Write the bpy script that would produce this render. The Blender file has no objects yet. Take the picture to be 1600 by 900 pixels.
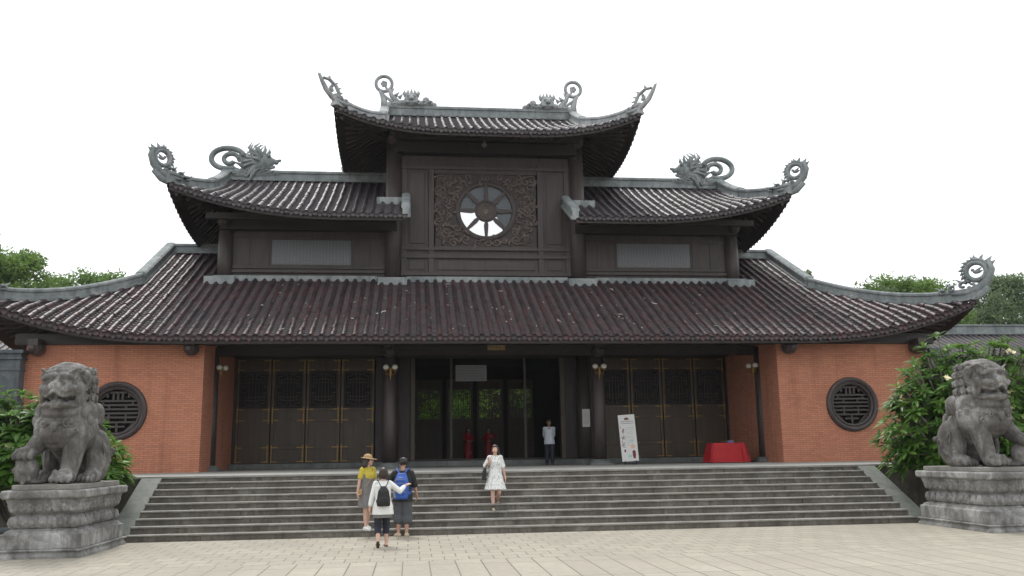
import bpy, bmesh, math, random
import numpy as np
from mathutils import Vector, Matrix
R = math.radians
random.seed(7); rng = np.random.default_rng(7)
scene = bpy.context.scene
col = scene.collection

# ------------------------------------------------------------------ camera
CX, CY, CZ = -2.75, -19.35, 1.665
PITCH, YAW, ROLL, FPX = .1835, .1138, .0153, 1390.
def make_camera():
    F = Vector((math.sin(YAW)*math.cos(PITCH), math.cos(YAW)*math.cos(PITCH), math.sin(PITCH)))
    R0 = Vector((math.cos(YAW), -math.sin(YAW), 0)); U0 = R0.cross(F)
    Rt = R0*math.cos(ROLL) - U0*math.sin(ROLL); U = R0*math.sin(ROLL) + U0*math.cos(ROLL)
    cd = bpy.data.cameras.new('camera'); cd.sensor_width = 36; cd.lens = 36*FPX/1600
    cd.clip_start = .1; cd.clip_end = 3000
    c = bpy.data.objects.new('camera', cd); col.objects.link(c)
    m = Matrix((Rt, U, -F)).transposed().to_4x4(); m.translation = Vector((CX, CY, CZ))
    c.matrix_world = m; scene.camera = c
make_camera()

# ------------------------------------------------------------------ overcast daylight
SUN_EL, SUN_AZ = 58, -14        # degrees; azimuth measured clockwise from +y
w = bpy.data.worlds.new('World'); scene.world = w; w.use_nodes = True
nt = w.node_tree; bg = nt.nodes['Background']
sk = nt.nodes.new('ShaderNodeTexSky'); sk.sky_type = 'NISHITA'; sk.sun_disc = False
sk.sun_elevation = R(SUN_EL); sk.sun_rotation = R(SUN_AZ); sk.air_density = 1.; sk.dust_density = 6.; sk.ozone_density = 1
hs = nt.nodes.new('ShaderNodeHueSaturation'); hs.inputs['Saturation'].default_value = .1
mx = nt.nodes.new('ShaderNodeMix'); mx.data_type = 'RGBA'; mx.inputs['Factor'].default_value = .8
mx.inputs['B'].default_value = (8.3, 8.5, 8.7, 1)          # closed white cloud cover over the clear sky
nt.links.new(sk.outputs[0], hs.inputs['Color']); nt.links.new(hs.outputs[0], mx.inputs['A'])
nt.links.new(mx.outputs['Result'], bg.inputs['Color']); bg.inputs['Strength'].default_value = .14
sl = bpy.data.lights.new('sun', 'SUN'); sl.energy = 1.5; sl.angle = R(14); sl.color = (1, .97, .92)
so = bpy.data.objects.new('sun', sl); col.objects.link(so)
sd = Vector((math.sin(R(SUN_AZ))*math.cos(R(SUN_EL)), math.cos(R(SUN_AZ))*math.cos(R(SUN_EL)), math.sin(R(SUN_EL))))
so.rotation_euler = sd.to_track_quat('Z', 'Y').to_euler(); so.location = sd*60
vs = scene.view_settings; vs.view_transform = 'Standard'; vs.look = 'None'; vs.gamma = 1; vs.use_curve_mapping = False
vs.exposure = .4
scene.cycles.max_bounces = 8; scene.cycles.diffuse_bounces = 4

# ------------------------------------------------------------------ materials
def nodes(name):
    m = bpy.data.materials.new(name); m.use_nodes = True
    return m, m.node_tree, m.node_tree.nodes['Principled BSDF']
def lk(t, a, b): t.links.new(a, b)
def noise(t, scale, detail=5, rough=.6, vec=None, dist=0.):
    n = t.nodes.new('ShaderNodeTexNoise'); n.inputs['Scale'].default_value = scale
    n.inputs['Detail'].default_value = detail; n.inputs['Roughness'].default_value = rough; n.inputs['Distortion'].default_value = dist
    if vec is not None: lk(t, vec, n.inputs['Vector'])
    return n.outputs['Fac']
def coords(t, sc=(1, 1, 1), kind='Object'):
    c = t.nodes.new('ShaderNodeTexCoord'); mp = t.nodes.new('ShaderNodeMapping'); mp.inputs['Scale'].default_value = sc
    lk(t, c.outputs[kind], mp.inputs['Vector']); return mp.outputs['Vector']
def ramp(t, fac, stops):
    r = t.nodes.new('ShaderNodeValToRGB'); e = r.color_ramp.elements
    while len(e) < len(stops): e.new(.5)
    for el, (p, c) in zip(e, stops): el.position = p; el.color = (*c, 1) if len(c) == 3 else c
    lk(t, fac, r.inputs['Fac']); return r.outputs['Color']
def mixc(t, fac, a, b, mode='MIX'):
    m = t.nodes.new('ShaderNodeMix'); m.data_type = 'RGBA'; m.blend_type = mode
    for k, v in (('Factor', fac), ('A', a), ('B', b)):
        i = m.inputs[k]
        if isinstance(v, (int, float)): i.default_value = v
        elif isinstance(v, tuple): i.default_value = (*v, 1) if len(v) == 3 else v
        else: lk(t, v, i)
    return m.outputs['Result']
def bump(t, b, h, strength=.4, dist=.01):
    n = t.nodes.new('ShaderNodeBump'); n.inputs['Strength'].default_value = strength; n.inputs['Distance'].default_value = dist
    lk(t, h, n.inputs['Height']); lk(t, n.outputs['Normal'], b.inputs['Normal'])
def plain(name, c, rough=.6, var=.25, scale=6, metal=0., sc=(1, 1, 1), bmp=0., spec=.5, detail=5):
    m, t, b = nodes(name); v = coords(t, sc); f = noise(t, scale, detail, .65, v)
    lo = tuple(x*(1-var) for x in c); hi = tuple(min(1, x*(1+var)) for x in c)
    lk(t, ramp(t, f, [(.3, lo), (.7, hi)]), b.inputs['Base Color'])
    b.inputs['Roughness'].default_value = rough; b.inputs['Metallic'].default_value = metal; b.inputs['Specular IOR Level'].default_value = spec
    if bmp: bump(t, b, f, bmp, .02)
    return m
def stone(name, dark, mid, light, scale=1.6, rough=.85, bmp=.35, streak=True):
    m, t, b = nodes(name); v = coords(t)
    f1 = noise(t, scale, 8, .7, v, .6); f2 = noise(t, 22, 4, .7, v)
    c = ramp(t, f1, [(.30, dark), (.5, mid), (.72, light)])
    if streak:
        fs = noise(t, 3.2, 5, .65, coords(t, (1.6, 1.6, .28)), .3)
        c = mixc(t, ramp(t, fs, [(.47, (0, 0, 0)), (.68, (.75, .75, .75))]), c, dark)
    c = mixc(t, .35, c, ramp(t, f2, [(.25, (.25, .25, .25)), (.75, (.75, .75, .75))]), 'OVERLAY')
    lk(t, c, b.inputs['Base Color']); b.inputs['Roughness'].default_value = rough
    a = t.nodes.new('ShaderNodeMath'); a.operation = 'ADD'; lk(t, f1, a.inputs[0]); lk(t, f2, a.inputs[1])
    bump(t, b, a.outputs[0], bmp, .03); return m
def tile_mat(name, a, bcol, c, rough=.36):
    m, t, b = nodes(name); at = t.nodes.new('ShaderNodeAttribute'); at.attribute_name = 'rnd'
    v = coords(t); f = noise(t, .9, 5, .6, v); f2 = noise(t, 14, 4, .7, v)
    cc = ramp(t, at.outputs['Fac'], [(0, a), (.5, bcol), (1, c)])
    cc = mixc(t, ramp(t, f, [(.4, (0, 0, 0)), (.7, (.6, .6, .6))]), cc, (.030, .027, .031))
    cc = mixc(t, ramp(t, f2, [(.66, (0, 0, 0)), (.8, (.55, .55, .55))]), cc, (.16, .145, .14))
    lk(t, cc, b.inputs['Base Color'])
    mr = t.nodes.new('ShaderNodeMapRange'); lk(t, f2, mr.inputs[0]); mr.inputs[3].default_value = rough-.10; mr.inputs[4].default_value = rough+.25
    lk(t, mr.outputs[0], b.inputs['Roughness']); bump(t, b, f2, .15, .01); return m
def wood(name, dark, light, rough=.55, axis='z', grain=9.):
    m, t, b = nodes(name); sc = {'z': (1, 1, .09), 'x': (.09, 1, 1)}[axis]
    f = noise(t, grain, 6, .65, coords(t, sc), .4); f2 = noise(t, .8, 4, .6, coords(t))
    c = ramp(t, f, [(.3, dark), (.7, light)])
    c = mixc(t, ramp(t, f2, [(.4, (0, 0, 0)), (.75, (.5, .5, .5))]), c, tuple(x*.55 for x in dark))
    lk(t, c, b.inputs['Base Color']); b.inputs['Roughness'].default_value = rough; bump(t, b, f, .2, .006); return m
def brick_mat():
    m, t, b = nodes('red_brick'); tc = t.nodes.new('ShaderNodeTexCoord'); sp = t.nodes.new('ShaderNodeSeparateXYZ')
    lk(t, tc.outputs['Object'], sp.inputs[0]); ad = t.nodes.new('ShaderNodeMath'); lk(t, sp.outputs['X'], ad.inputs[0]); lk(t, sp.outputs['Y'], ad.inputs[1])
    cb = t.nodes.new('ShaderNodeCombineXYZ'); lk(t, ad.outputs[0], cb.inputs['X']); lk(t, sp.outputs['Z'], cb.inputs['Y'])
    br = t.nodes.new('ShaderNodeTexBrick'); lk(t, cb.outputs[0], br.inputs['Vector'])
    br.inputs['Scale'].default_value = 1; br.inputs['Brick Width'].default_value = .22; br.inputs['Row Height'].default_value = .062
    br.inputs['Mortar Size'].default_value = .009; br.inputs['Mortar Smooth'].default_value = .3; br.inputs['Bias'].default_value = -.1
    br.inputs['Color1'].default_value = (.52, .200, .110, 1); br.inputs['Color2'].default_value = (.395, .145, .082, 1); br.inputs['Mortar'].default_value = (.21, .115, .085, 1)
    f = noise(t, 1.1, 6, .65, tc.outputs['Object']); f2 = noise(t, 30, 4, .6, tc.outputs['Object'])
    c = mixc(t, ramp(t, f, [(.35, (0, 0, 0)), (.7, (.45, .45, .45))]), br.outputs['Color'], (.50, .22, .135))
    c = mixc(t, .25, c, ramp(t, f2, [(.2, (.2, .2, .2)), (.8, (.8, .8, .8))]), 'OVERLAY')
    st = noise(t, 2.2, 5, .6, coords(t, (1.2, 1.2, .15)))
    c = mixc(t, ramp(t, st, [(.55, (0, 0, 0)), (.75, (.5, .5, .5))]), c, (.20, .075, .045))
    lk(t, c, b.inputs['Base Color']); b.inputs['Roughness'].default_value = .85
    bump(t, b, br.outputs['Fac'], -.25, .006); return m
def paving_mat():
    m, t, b = nodes('plaza_paving'); tc = t.nodes.new('ShaderNodeTexCoord'); vec = tc.outputs['Object']
    def bricks(wid, row, off, c1, c2, mo, rot=0):
        mp = t.nodes.new('ShaderNodeMapping'); mp.inputs['Rotation'].default_value = (0, 0, rot); lk(t, vec, mp.inputs['Vector'])
        br = t.nodes.new('ShaderNodeTexBrick'); lk(t, mp.outputs[0], br.inputs['Vector']); br.offset = off
        br.inputs['Scale'].default_value = 1; br.inputs['Brick Width'].default_value = wid; br.inputs['Row Height'].default_value = row
        br.inputs['Mortar Size'].default_value = .011; br.inputs['Mortar Smooth'].default_value = .2
        br.inputs['Color1'].default_value = (*c1, 1); br.inputs['Color2'].default_value = (*c2, 1); br.inputs['Mortar'].default_value = (*mo, 1)
        return br
    b1 = bricks(.4, .45, .5, (.35, .32, .26), (.30, .274, .222), (.11, .098, .08))
    b2 = bricks(.41, 1.7, .0, (.36, .33, .27), (.314, .284, .234), (.085, .075, .06))
    sp = t.nodes.new('ShaderNodeSeparateXYZ'); lk(t, vec, sp.inputs[0])
    gt = t.nodes.new('ShaderNodeMath'); gt.operation = 'LESS_THAN'; lk(t, sp.outputs['Y'], gt.inputs[0]); gt.inputs[1].default_value = -4.6
    c = mixc(t, gt.outputs[0], b1.outputs['Color'], b2.outputs['Color'])
    f = noise(t, .45, 7, .7, vec, .4); f2 = noise(t, 9, 5, .7, vec)
    c = mixc(t, ramp(t, f, [(.38, (0, 0, 0)), (.68, (.6, .6, .6))]), c, (.235, .215, .172))
    c = mixc(t, .3, c, ramp(t, f2, [(.25, (.25, .25, .25)), (.75, (.75, .75, .75))]), 'OVERLAY')
    lk(t, c, b.inputs['Base Color']); b.inputs['Roughness'].default_value = .75
    bump(t, b, b1.outputs['Fac'], -.2, .004); return m
def leaf_mat(name, a, bcol, c, rough=.42):
    m, t, b = nodes(name); at = t.nodes.new('ShaderNodeAttribute'); at.attribute_name = 'rnd'
    lk(t, ramp(t, at.outputs['Fac'], [(0, a), (.55, bcol), (1, c)]), b.inputs['Base Color'])
    b.inputs['Roughness'].default_value = rough; b.inputs['Specular IOR Level'].default_value = .3
    b.inputs['Subsurface Weight'].default_value = 0
    tr = t.nodes.new('ShaderNodeBsdfTranslucent'); lk(t, ramp(t, at.outputs['Fac'], [(0, bcol), (1, c)]), tr.inputs['Color'])
    ms = t.nodes.new('ShaderNodeMixShader'); ms.inputs[0].default_value = .4
    lk(t, b.outputs[0], ms.inputs[1]); lk(t, tr.outputs[0], ms.inputs[2]); lk(t, ms.outputs[0], t.nodes['Material Output'].inputs['Surface']); return m
def glass_mat(name, c, rough=.15):
    m, t, b = nodes(name); b.inputs['Base Color'].default_value = (*c, 1); b.inputs['Roughness'].default_value = rough
    b.inputs['Specular IOR Level'].default_value = .6; f = noise(t, 40, 3, .5, coords(t, (1, 1, .02))); bump(t, b, f, .1, .01); return m
M = dict(
    tile=tile_mat('glazed_tile', (.018, .011, .0135), (.040, .020, .0235), (.066, .026, .027), .40),
    tile_old=tile_mat('worn_tile', (.024, .019, .022), (.044, .034, .038), (.066, .050, .052), .33),
    ridge=stone('grey_green_mortar', (.125, .145, .150), (.225, .250, .252), (.36, .375, .365), 1.3),
    ridge_pale=stone('pale_mortar', (.22, .235, .24), (.36, .375, .38), (.50, .51, .50), 2.0),
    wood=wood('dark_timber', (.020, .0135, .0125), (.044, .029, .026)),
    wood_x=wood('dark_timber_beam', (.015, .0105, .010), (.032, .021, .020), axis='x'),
    wood_up=wood('glare_lifted_timber', (.038, .029, .028), (.074, .056, .053)),  # colour lifted to imitate the glare veil over the upper timber
    wood_door=wood('door_timber', (.048, .033, .021), (.086, .061, .038), .5),
    wood_carved=plain('carved_timber', (.105, .082, .072), .6, .45, 5),
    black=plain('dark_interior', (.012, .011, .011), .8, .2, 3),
    brick=brick_mat(),
    pier=stone('blue_grey_stone', (.06, .07, .078), (.10, .115, .125), (.15, .165, .175), 2.),
    granite=stone('carved_granite', (.085, .082, .077), (.24, .238, .23), (.46, .46, .45), 2.2, .9, .5),
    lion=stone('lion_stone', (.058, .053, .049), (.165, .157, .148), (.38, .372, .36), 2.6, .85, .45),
    riser=stone('stair_stone', (.075, .066, .055), (.135, .121, .102), (.24, .22, .19), 2.0, .85, .35),
    tread=stone('tread_stone', (.14, .13, .115), (.215, .205, .185), (.31, .30, .28), 2.0, .8, .25, False),
    floor=stone('terrace_stone', (.17, .165, .15), (.25, .245, .225), (.32, .31, .29), 1.2, .75, .2, False),
    plinth=stone('plinth_stone', (.09, .10, .10), (.145, .155, .15), (.21, .215, .21), 2., .8, .25),
    cheek=stone('side_slab_stone', (.095, .105, .092), (.15, .16, .14), (.21, .215, .19), 1., .85, .2),
    paving=paving_mat(),
    soil=plain('bed_soil', (.05, .042, .030), .95, .4, 8, bmp=.6),
    brass=plain('brass', (.27, .165, .055), .5, .45, 20, .6),
    globe=plain('white_globe', (.60, .58, .52), .25, .05, 4),
    frost=glass_mat('frosted_pane', (.10, .11, .12), .35),
    ceiling=plain('pale_ceiling', (.42, .44, .46), .8, .1, 4),
    post=plain('dull_door_post', (.060, .055, .052), .7, .15, 8),
    grey_metal=plain('grey_metal', (.16, .155, .15), .45, .15, 8, .3),
    bark=plain('bark', (.095, .08, .065), .9, .4, 12, sc=(1, 1, .3), bmp=.6),
    green_bark=plain('smooth_grey_bark', (.16, .15, .125), .8, .3, 9, bmp=.4),
    plum=leaf_mat('plumeria_leaf', (.032, .080, .016), (.090, .195, .034), (.20, .34, .07)),
    tree_a=leaf_mat('tree_leaf_mid', (.05, .10, .028), (.105, .195, .046), (.20, .32, .075), .55),
    tree_b=leaf_mat('tree_leaf_fresh', (.055, .10, .022), (.115, .20, .04), (.20, .32, .07), .55),
    tree_c=leaf_mat('tree_leaf_grey', (.075, .12, .062), (.15, .21, .105), (.25, .33, .16), .6),
    tree_d=leaf_mat('garden_leaf', (.09, .17, .03), (.19, .34, .06), (.30, .46, .11), .6),
    petal=plain('cream_petal', (.72, .66, .40), .5, .1, 30),
    skin=plain('skin', (.42, .235, .165), .5, .08, 20), skin_fair=plain('fair_skin', (.55, .34, .26), .5, .08, 20), skin_dark=plain('tan_skin', (.30, .16, .11), .5, .08, 20),
    eye=plain('dark_eye', (.02, .015, .013), .3, .1, 5), lip=plain('lips', (.32, .09, .08), .45, .1, 5),
    hair=plain('black_hair', (.014, .011, .010), .4, .4, 60, sc=(1, 1, .15)), hair_br=plain('dark_brown_hair', (.030, .018, .013), .42, .4, 60, sc=(1, 1, .15)),
    white=plain('white_cotton', (.74, .74, .72), .85, .06, 12, bmp=.9, sc=(1, 1, .45)), shirt=plain('pale_blue_shirt', (.50, .54, .60), .8, .08, 12, bmp=.9, sc=(1, 1, .45)),
    navy=plain('navy_cloth', (.016, .018, .030), .8, .25, 14, bmp=.9, sc=(1, 1, .45)), black_cloth=plain('black_cloth', (.014, .014, .015), .75, .3, 14, bmp=.9, sc=(1, 1, .45)),
    charcoal=plain('charcoal_cloth', (.030, .031, .033), .8, .2, 14), slate=plain('slate_grey_cloth', (.075, .080, .088), .85, .15, 14, bmp=.9, sc=(1, 1, .45)),
    grey_cloth=plain('grey_cloth', (.17, .165, .16), .85, .15, 18, bmp=.9, sc=(1, 1, .45)), mustard=plain('mustard_cloth', (.50, .40, .045), .8, .12, 14, bmp=.9, sc=(1, 1, .45)),
    red=plain('red_cloth', (.42, .012, .018), .7, .12, 6), red_dress=plain('crimson_silk', (.38, .012, .03), .5, .12, 10, bmp=.9, sc=(1, 1, .45)),
    straw=plain('straw', (.36, .245, .12), .8, .2, 50), blue=plain('blue_nylon', (.020, .085, .36), .5, .25, 12),
    beige=plain('beige_canvas', (.46, .38, .28), .8, .12, 20), brown_leather=plain('brown_leather', (.035, .022, .018), .45, .2, 20),
    paper=plain('white_paper', (.62, .62, .60), .8, .05, 4), ink=plain('grey_ink', (.12, .11, .11), .8, .1, 5), maroon=plain('maroon_ink', (.16, .035, .04), .8, .2, 20),
    teal=plain('pale_teal_ink', (.36, .55, .52), .8, .2, 20), peach=plain('peach_ink', (.65, .42, .30), .8, .2, 20),
    sheet=plain('grey_notice', (.20, .20, .21), .5, .08, 3), gold=plain('gold_plate', (.33, .22, .08), .45, .2, 8, .3), box=plain('blue_card', (.10, .16, .36), .6, .1, 8),
    litter=plain('fallen_petal', (.72, .68, .58), .8, .1, 10),
)
def lion_blotches():
    # statue stone: dark noise blotches, densest at chest height, thinning towards the head
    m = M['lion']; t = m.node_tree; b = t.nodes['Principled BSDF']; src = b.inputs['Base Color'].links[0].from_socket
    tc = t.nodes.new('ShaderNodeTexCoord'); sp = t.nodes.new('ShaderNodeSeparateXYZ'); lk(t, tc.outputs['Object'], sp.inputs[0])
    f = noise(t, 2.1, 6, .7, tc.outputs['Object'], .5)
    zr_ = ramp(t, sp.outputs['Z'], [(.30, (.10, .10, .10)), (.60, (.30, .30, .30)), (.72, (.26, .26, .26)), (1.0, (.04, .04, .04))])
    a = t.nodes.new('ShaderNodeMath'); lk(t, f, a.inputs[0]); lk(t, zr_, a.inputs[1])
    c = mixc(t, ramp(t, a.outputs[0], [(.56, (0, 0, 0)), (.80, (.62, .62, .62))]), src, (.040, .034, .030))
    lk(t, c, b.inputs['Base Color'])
lion_blotches()
def sheen_glass():
    m, t, b = nodes('sheen_glass'); b.inputs['Base Color'].default_value = (.34, .38, .42, 1); b.inputs['Roughness'].default_value = .3  # flat grey mixed into the pane stands in for its reflections
    tr = t.nodes.new('ShaderNodeBsdfTransparent'); ms = t.nodes.new('ShaderNodeMixShader'); ms.inputs[0].default_value = .22
    lk(t, tr.outputs[0], ms.inputs[1]); lk(t, b.outputs[0], ms.inputs[2]); lk(t, ms.outputs[0], t.nodes['Material Output'].inputs['Surface']); return m
M['grey_sheen'] = sheen_glass()
def dress_mat():
    m, t, b = nodes('printed_dress'); f = noise(t, 42, 3, .6, coords(t, (1, 1, .35)))
    lk(t, ramp(t, f, [(.36, (.30, .32, .33)), (.47, (.68, .69, .68)), (.65, (.80, .80, .78))]), b.inputs['Base Color']); b.inputs['Roughness'].default_value = .85; return m
M['print'] = dress_mat()

# ------------------------------------------------------------------ mesh helpers
class MB:
    def __init__(s): s.v = []; s.f = []; s.mi = []; s.m = 0
    def add(s, vs, fs):
        b = len(s.v); s.v.extend(map(tuple, vs)); s.f.extend([tuple(i+b for i in f) for f in fs]); s.mi.extend([s.m]*len(fs)); return s
    def box(s, x0, x1, y0, y1, z0, z1, bev=0.):
        if x0 > x1: x0, x1 = x1, x0
        return s.hexa([(x0, y0, z0), (x1, y0, z0), (x1, y1, z0), (x0, y1, z0), (x0, y0, z1), (x1, y0, z1), (x1, y1, z1), (x0, y1, z1)])
    def hexa(s, p): return s.add(p, [(0, 3, 2, 1), (4, 5, 6, 7), (0, 1, 5, 4), (1, 2, 6, 5), (2, 3, 7, 6), (3, 0, 4, 7)])
    def rings(s, rs, cap=True, closed=True):
        n = len(rs[0]); vs = [p for r in rs for p in r]; fs = []
        for i in range(len(rs)-1):
            for j in range(n if closed else n-1):
                k = (j+1) % n; fs.append((i*n+j, i*n+k, (i+1)*n+k, (i+1)*n+j))
        if cap and closed: fs.append(tuple(range(n-1, -1, -1))); fs.append(tuple((len(rs)-1)*n+j for j in range(n)))
        return s.add(vs, fs)
    def lathe(s, prof, c=(0, 0, 0), n=20, cap=True):
        return s.rings([[(c[0]+r*math.cos(2*math.pi*j/n), c[1]+r*math.sin(2*math.pi*j/n), c[2]+z) for j in range(n)] for r, z in prof], cap)
    def tube(s, pts, rad, n=8, flat=None, up=None, cap=True):
        # sweep; rad scalar or per-point; flat = thickness across the plane given by its normal `up`
        P = [Vector(p) for p in pts]; rs = []; prev = None
        for i, p in enumerate(P):
            t = (P[min(i+1, len(P)-1)]-P[max(i-1, 0)]).normalized()
            if up is not None: b = Vector(up).normalized()
            else:
                b = prev if prev is not None else (Vector((0, 0, 1)) if abs(t.z) < .9 else Vector((1, 0, 0)))
            nn = b.cross(t); nn = nn.normalized() if nn.length > 1e-6 else Vector((1, 0, 0)); b2 = t.cross(nn).normalized(); prev = b2
            r = rad[i] if hasattr(rad, '__len__') else rad
            f = (flat[i] if hasattr(flat, '__len__') else flat) if flat is not None else r
            rs.append([tuple(p+nn*r*math.cos(2*math.pi*j/n)+b2*f*math.sin(2*math.pi*j/n)) for j in range(n)])
        return s.rings(rs, cap)
    def ell(s, c, r, rot=None, n=14, m=9):
        vs = []; q = Matrix.Rotation(0, 3, 'X') if rot is None else rot
        for i in range(m+1):
            th = math.pi*i/m
            for j in range(n):
                ph = 2*math.pi*j/n
                vs.append(tuple(Vector(c)+q @ Vector((r[0]*math.sin(th)*math.cos(ph), r[1]*math.sin(th)*math.sin(ph), r[2]*math.cos(th)))))
        fs = [(i*n+j, (i+1)*n+j, (i+1)*n+(j+1) % n, i*n+(j+1) % n) for i in range(m) for j in range(n)]
        # merge poles
        top = len(vs); vs.append(tuple(Vector(c)+q @ Vector((0, 0, r[2])))); bot = top+1; vs.append(tuple(Vector(c)+q @ Vector((0, 0, -r[2]))))
        out = []
        for i in range(m):
            for j in range(n):
                k = (j+1) % n
                if i == 0: out.append((top, n+j, n+k))
                elif i == m-1: out.append((i*n+j, bot, i*n+k))
                else: out.append((i*n+j, (i+1)*n+j, (i+1)*n+k, i*n+k))
        used = sorted({a for f in out for a in f}); mp = {a: i for i, a in enumerate(used)}
        return s.add([vs[a] for a in used], [tuple(mp[a] for a in f) for f in out])
    def sph(s, c, r, n=12, m=8): return s.ell(c, (r, r, r), n=n, m=m)
    def cap(s, a, b, r0, r1, n=12):
        a = Vector(a); b = Vector(b); t = (b-a); L = t.length or 1e-6; t = t/L
        h = Vector((0, 0, 1)) if abs(t.z) < .9 else Vector((1, 0, 0)); u = t.cross(h).normalized(); v = t.cross(u)
        rs = []
        for k in range(1, 5):
            a0 = math.pi/2*(1-k/4); rs.append((a-t*r0*math.sin(a0), r0*math.cos(a0)))
        for k in range(0, 4):
            a0 = math.pi/2*k/4; rs.append((b+t*r1*math.sin(a0), r1*math.cos(a0)))
        return s.rings([[tuple(c+(u*math.cos(2*math.pi*j/n)+v*math.sin(2*math.pi*j/n))*r) for j in range(n)] for c, r in rs])
    def cone(s, a, b, r, n=7): return s.tube([a, tuple((Vector(a)*.5+Vector(b)*.5)), b], [r, r*.6, r*.06], n)
    def loft(s, rs, n=20, fold=None, seed=0):
        # rs: list of (cx, cy, z, rx, ry[, fold amplitude])
        out = []; rr = random.Random(seed); ph = [rr.uniform(0, 6.28) for _ in range(4)]
        for q in rs:
            cx, cy, z, rx, ry = q[:5]; fa = q[5] if len(q) > 5 else 0
            ring = []
            for j in range(n):
                a = 2*math.pi*j/n; k = 1+fa*(math.sin(7*a+ph[0])+.6*math.sin(11*a+ph[1])+.4*math.sin(4*a+ph[2]))
                e = .85; ca, sa = math.cos(a), math.sin(a)
                ring.append((cx+rx*k*math.copysign(abs(ca)**e, ca), cy+ry*k*math.copysign(abs(sa)**e, sa), z))
            out.append(ring)
        return s.rings(out)
    def mesh(s, name):
        me = bpy.data.meshes.new(name); me.from_pydata(s.v, [], s.f); me.update(); return me
    def build(s, name, mats, parent=None, smooth=False, bevel=0., fix=True):
        me = s.mesh(name); mats = mats if isinstance(mats, (list, tuple)) else [mats]
        for m in mats: me.materials.append(m)
        if len(mats) > 1: me.polygons.foreach_set('material_index', s.mi)
        if fix:
            bm = bmesh.new(); bm.from_mesh(me); bmesh.ops.recalc_face_normals(bm, faces=bm.faces[:]); bm.to_mesh(me); bm.free()
        if smooth: me.polygons.foreach_set('use_smooth', [True]*len(me.polygons))
        return link(name, me, parent, bevel)
def link(name, me, parent=None, bevel=0.):
    o = bpy.data.objects.new(name, me); col.objects.link(o)
    if parent is not None: o.parent = parent
    if bevel:
        b = o.modifiers.new('bevel', 'BEVEL'); b.width = bevel; b.segments = 2; b.limit_method = 'ANGLE'; b.angle_limit = R(40)
    return o
def npmesh(name, V, F, mats, rnd=None, smooth=False, parent=None, mi=None):
    V = np.asarray(V, np.float32); me = bpy.data.meshes.new(name)
    F = np.asarray(F, np.int32); k = F.shape[1]
    me.vertices.add(len(V)); me.vertices.foreach_set('co', V.ravel())
    me.loops.add(F.size); me.loops.foreach_set('vertex_index', F.ravel())
    me.polygons.add(len(F)); me.polygons.foreach_set('loop_start', np.arange(0, F.size, k, dtype=np.int32)); me.polygons.foreach_set('loop_total', np.full(len(F), k, np.int32))
    for m in (mats if isinstance(mats, (list, tuple)) else [mats]): me.materials.append(m)
    if mi is not None: me.polygons.foreach_set('material_index', np.asarray(mi, np.int32))
    if smooth: me.polygons.foreach_set('use_smooth', [True]*len(F))
    me.update(calc_edges=True); me.validate()
    if rnd is not None:
        a = me.attributes.new('rnd', 'FLOAT', 'POINT'); a.data.foreach_set('value', np.asarray(rnd, np.float32))
    return link(name, me, parent)
def empty(name, loc=(0, 0, 0), label=None, cat=None, group=None, rz=0., sc=1.):
    o = bpy.data.objects.new(name, None); col.objects.link(o); o.location = loc; o.rotation_euler.z = rz; o.scale = (sc, sc, sc); o.empty_display_size = .2
    return tag(o, label, cat, group)
def tag(o, label=None, cat=None, group=None, kind=None):
    if label: o['label'] = label
    if cat: o['category'] = cat
    if group: o['group'] = group
    if kind: o['kind'] = kind
    return o
def copy_tree(o, parent=None, name=None):
    c = o.copy(); col.objects.link(c)
    if parent is not None: c.parent = parent
    for ch in o.children: copy_tree(ch, c)
    return c
def sculpt(name, mb, mat, parent=None, voxel=.01, smooth=3, regions=None, factor=.5):
    me = mb.mesh(name+'_raw')
    bm = bmesh.new(); bm.from_mesh(me); bmesh.ops.recalc_face_normals(bm, faces=bm.faces[:]); bm.to_mesh(me); bm.free()
    o = bpy.data.objects.new('sculpt_raw', me); col.objects.link(o)
    r = o.modifiers.new('r', 'REMESH'); r.mode = 'VOXEL'; r.voxel_size = voxel; r.use_smooth_shade = True
    if smooth:
        s = o.modifiers.new('s', 'SMOOTH'); s.factor = factor; s.iterations = smooth
    dg = bpy.context.evaluated_depsgraph_get(); out = bpy.data.meshes.new_from_object(o.evaluated_get(dg))
    bpy.data.objects.remove(o); bpy.data.meshes.remove(me); out.name = name
    out.materials.clear(); mats = mat if isinstance(mat, (list, tuple)) else [mat]
    for m in mats: out.materials.append(m)
    if regions:
        co = np.empty(len(out.vertices)*3, np.float32); out.vertices.foreach_get('co', co); co = co.reshape(-1, 3)
        n = len(out.polygons); cen = np.empty(n*3, np.float32); out.polygons.foreach_get('center', cen); cen = cen.reshape(-1, 3)
        mi = np.zeros(n, np.int32)
        for k, (c, rad) in regions: mi[(((cen-np.array(c))/np.array(rad))**2).sum(1) < 1] = k
        out.polygons.foreach_set('material_index', mi)
    out.polygons.foreach_set('use_smooth', [True]*len(out.polygons))
    return link(name, out, parent)
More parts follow.
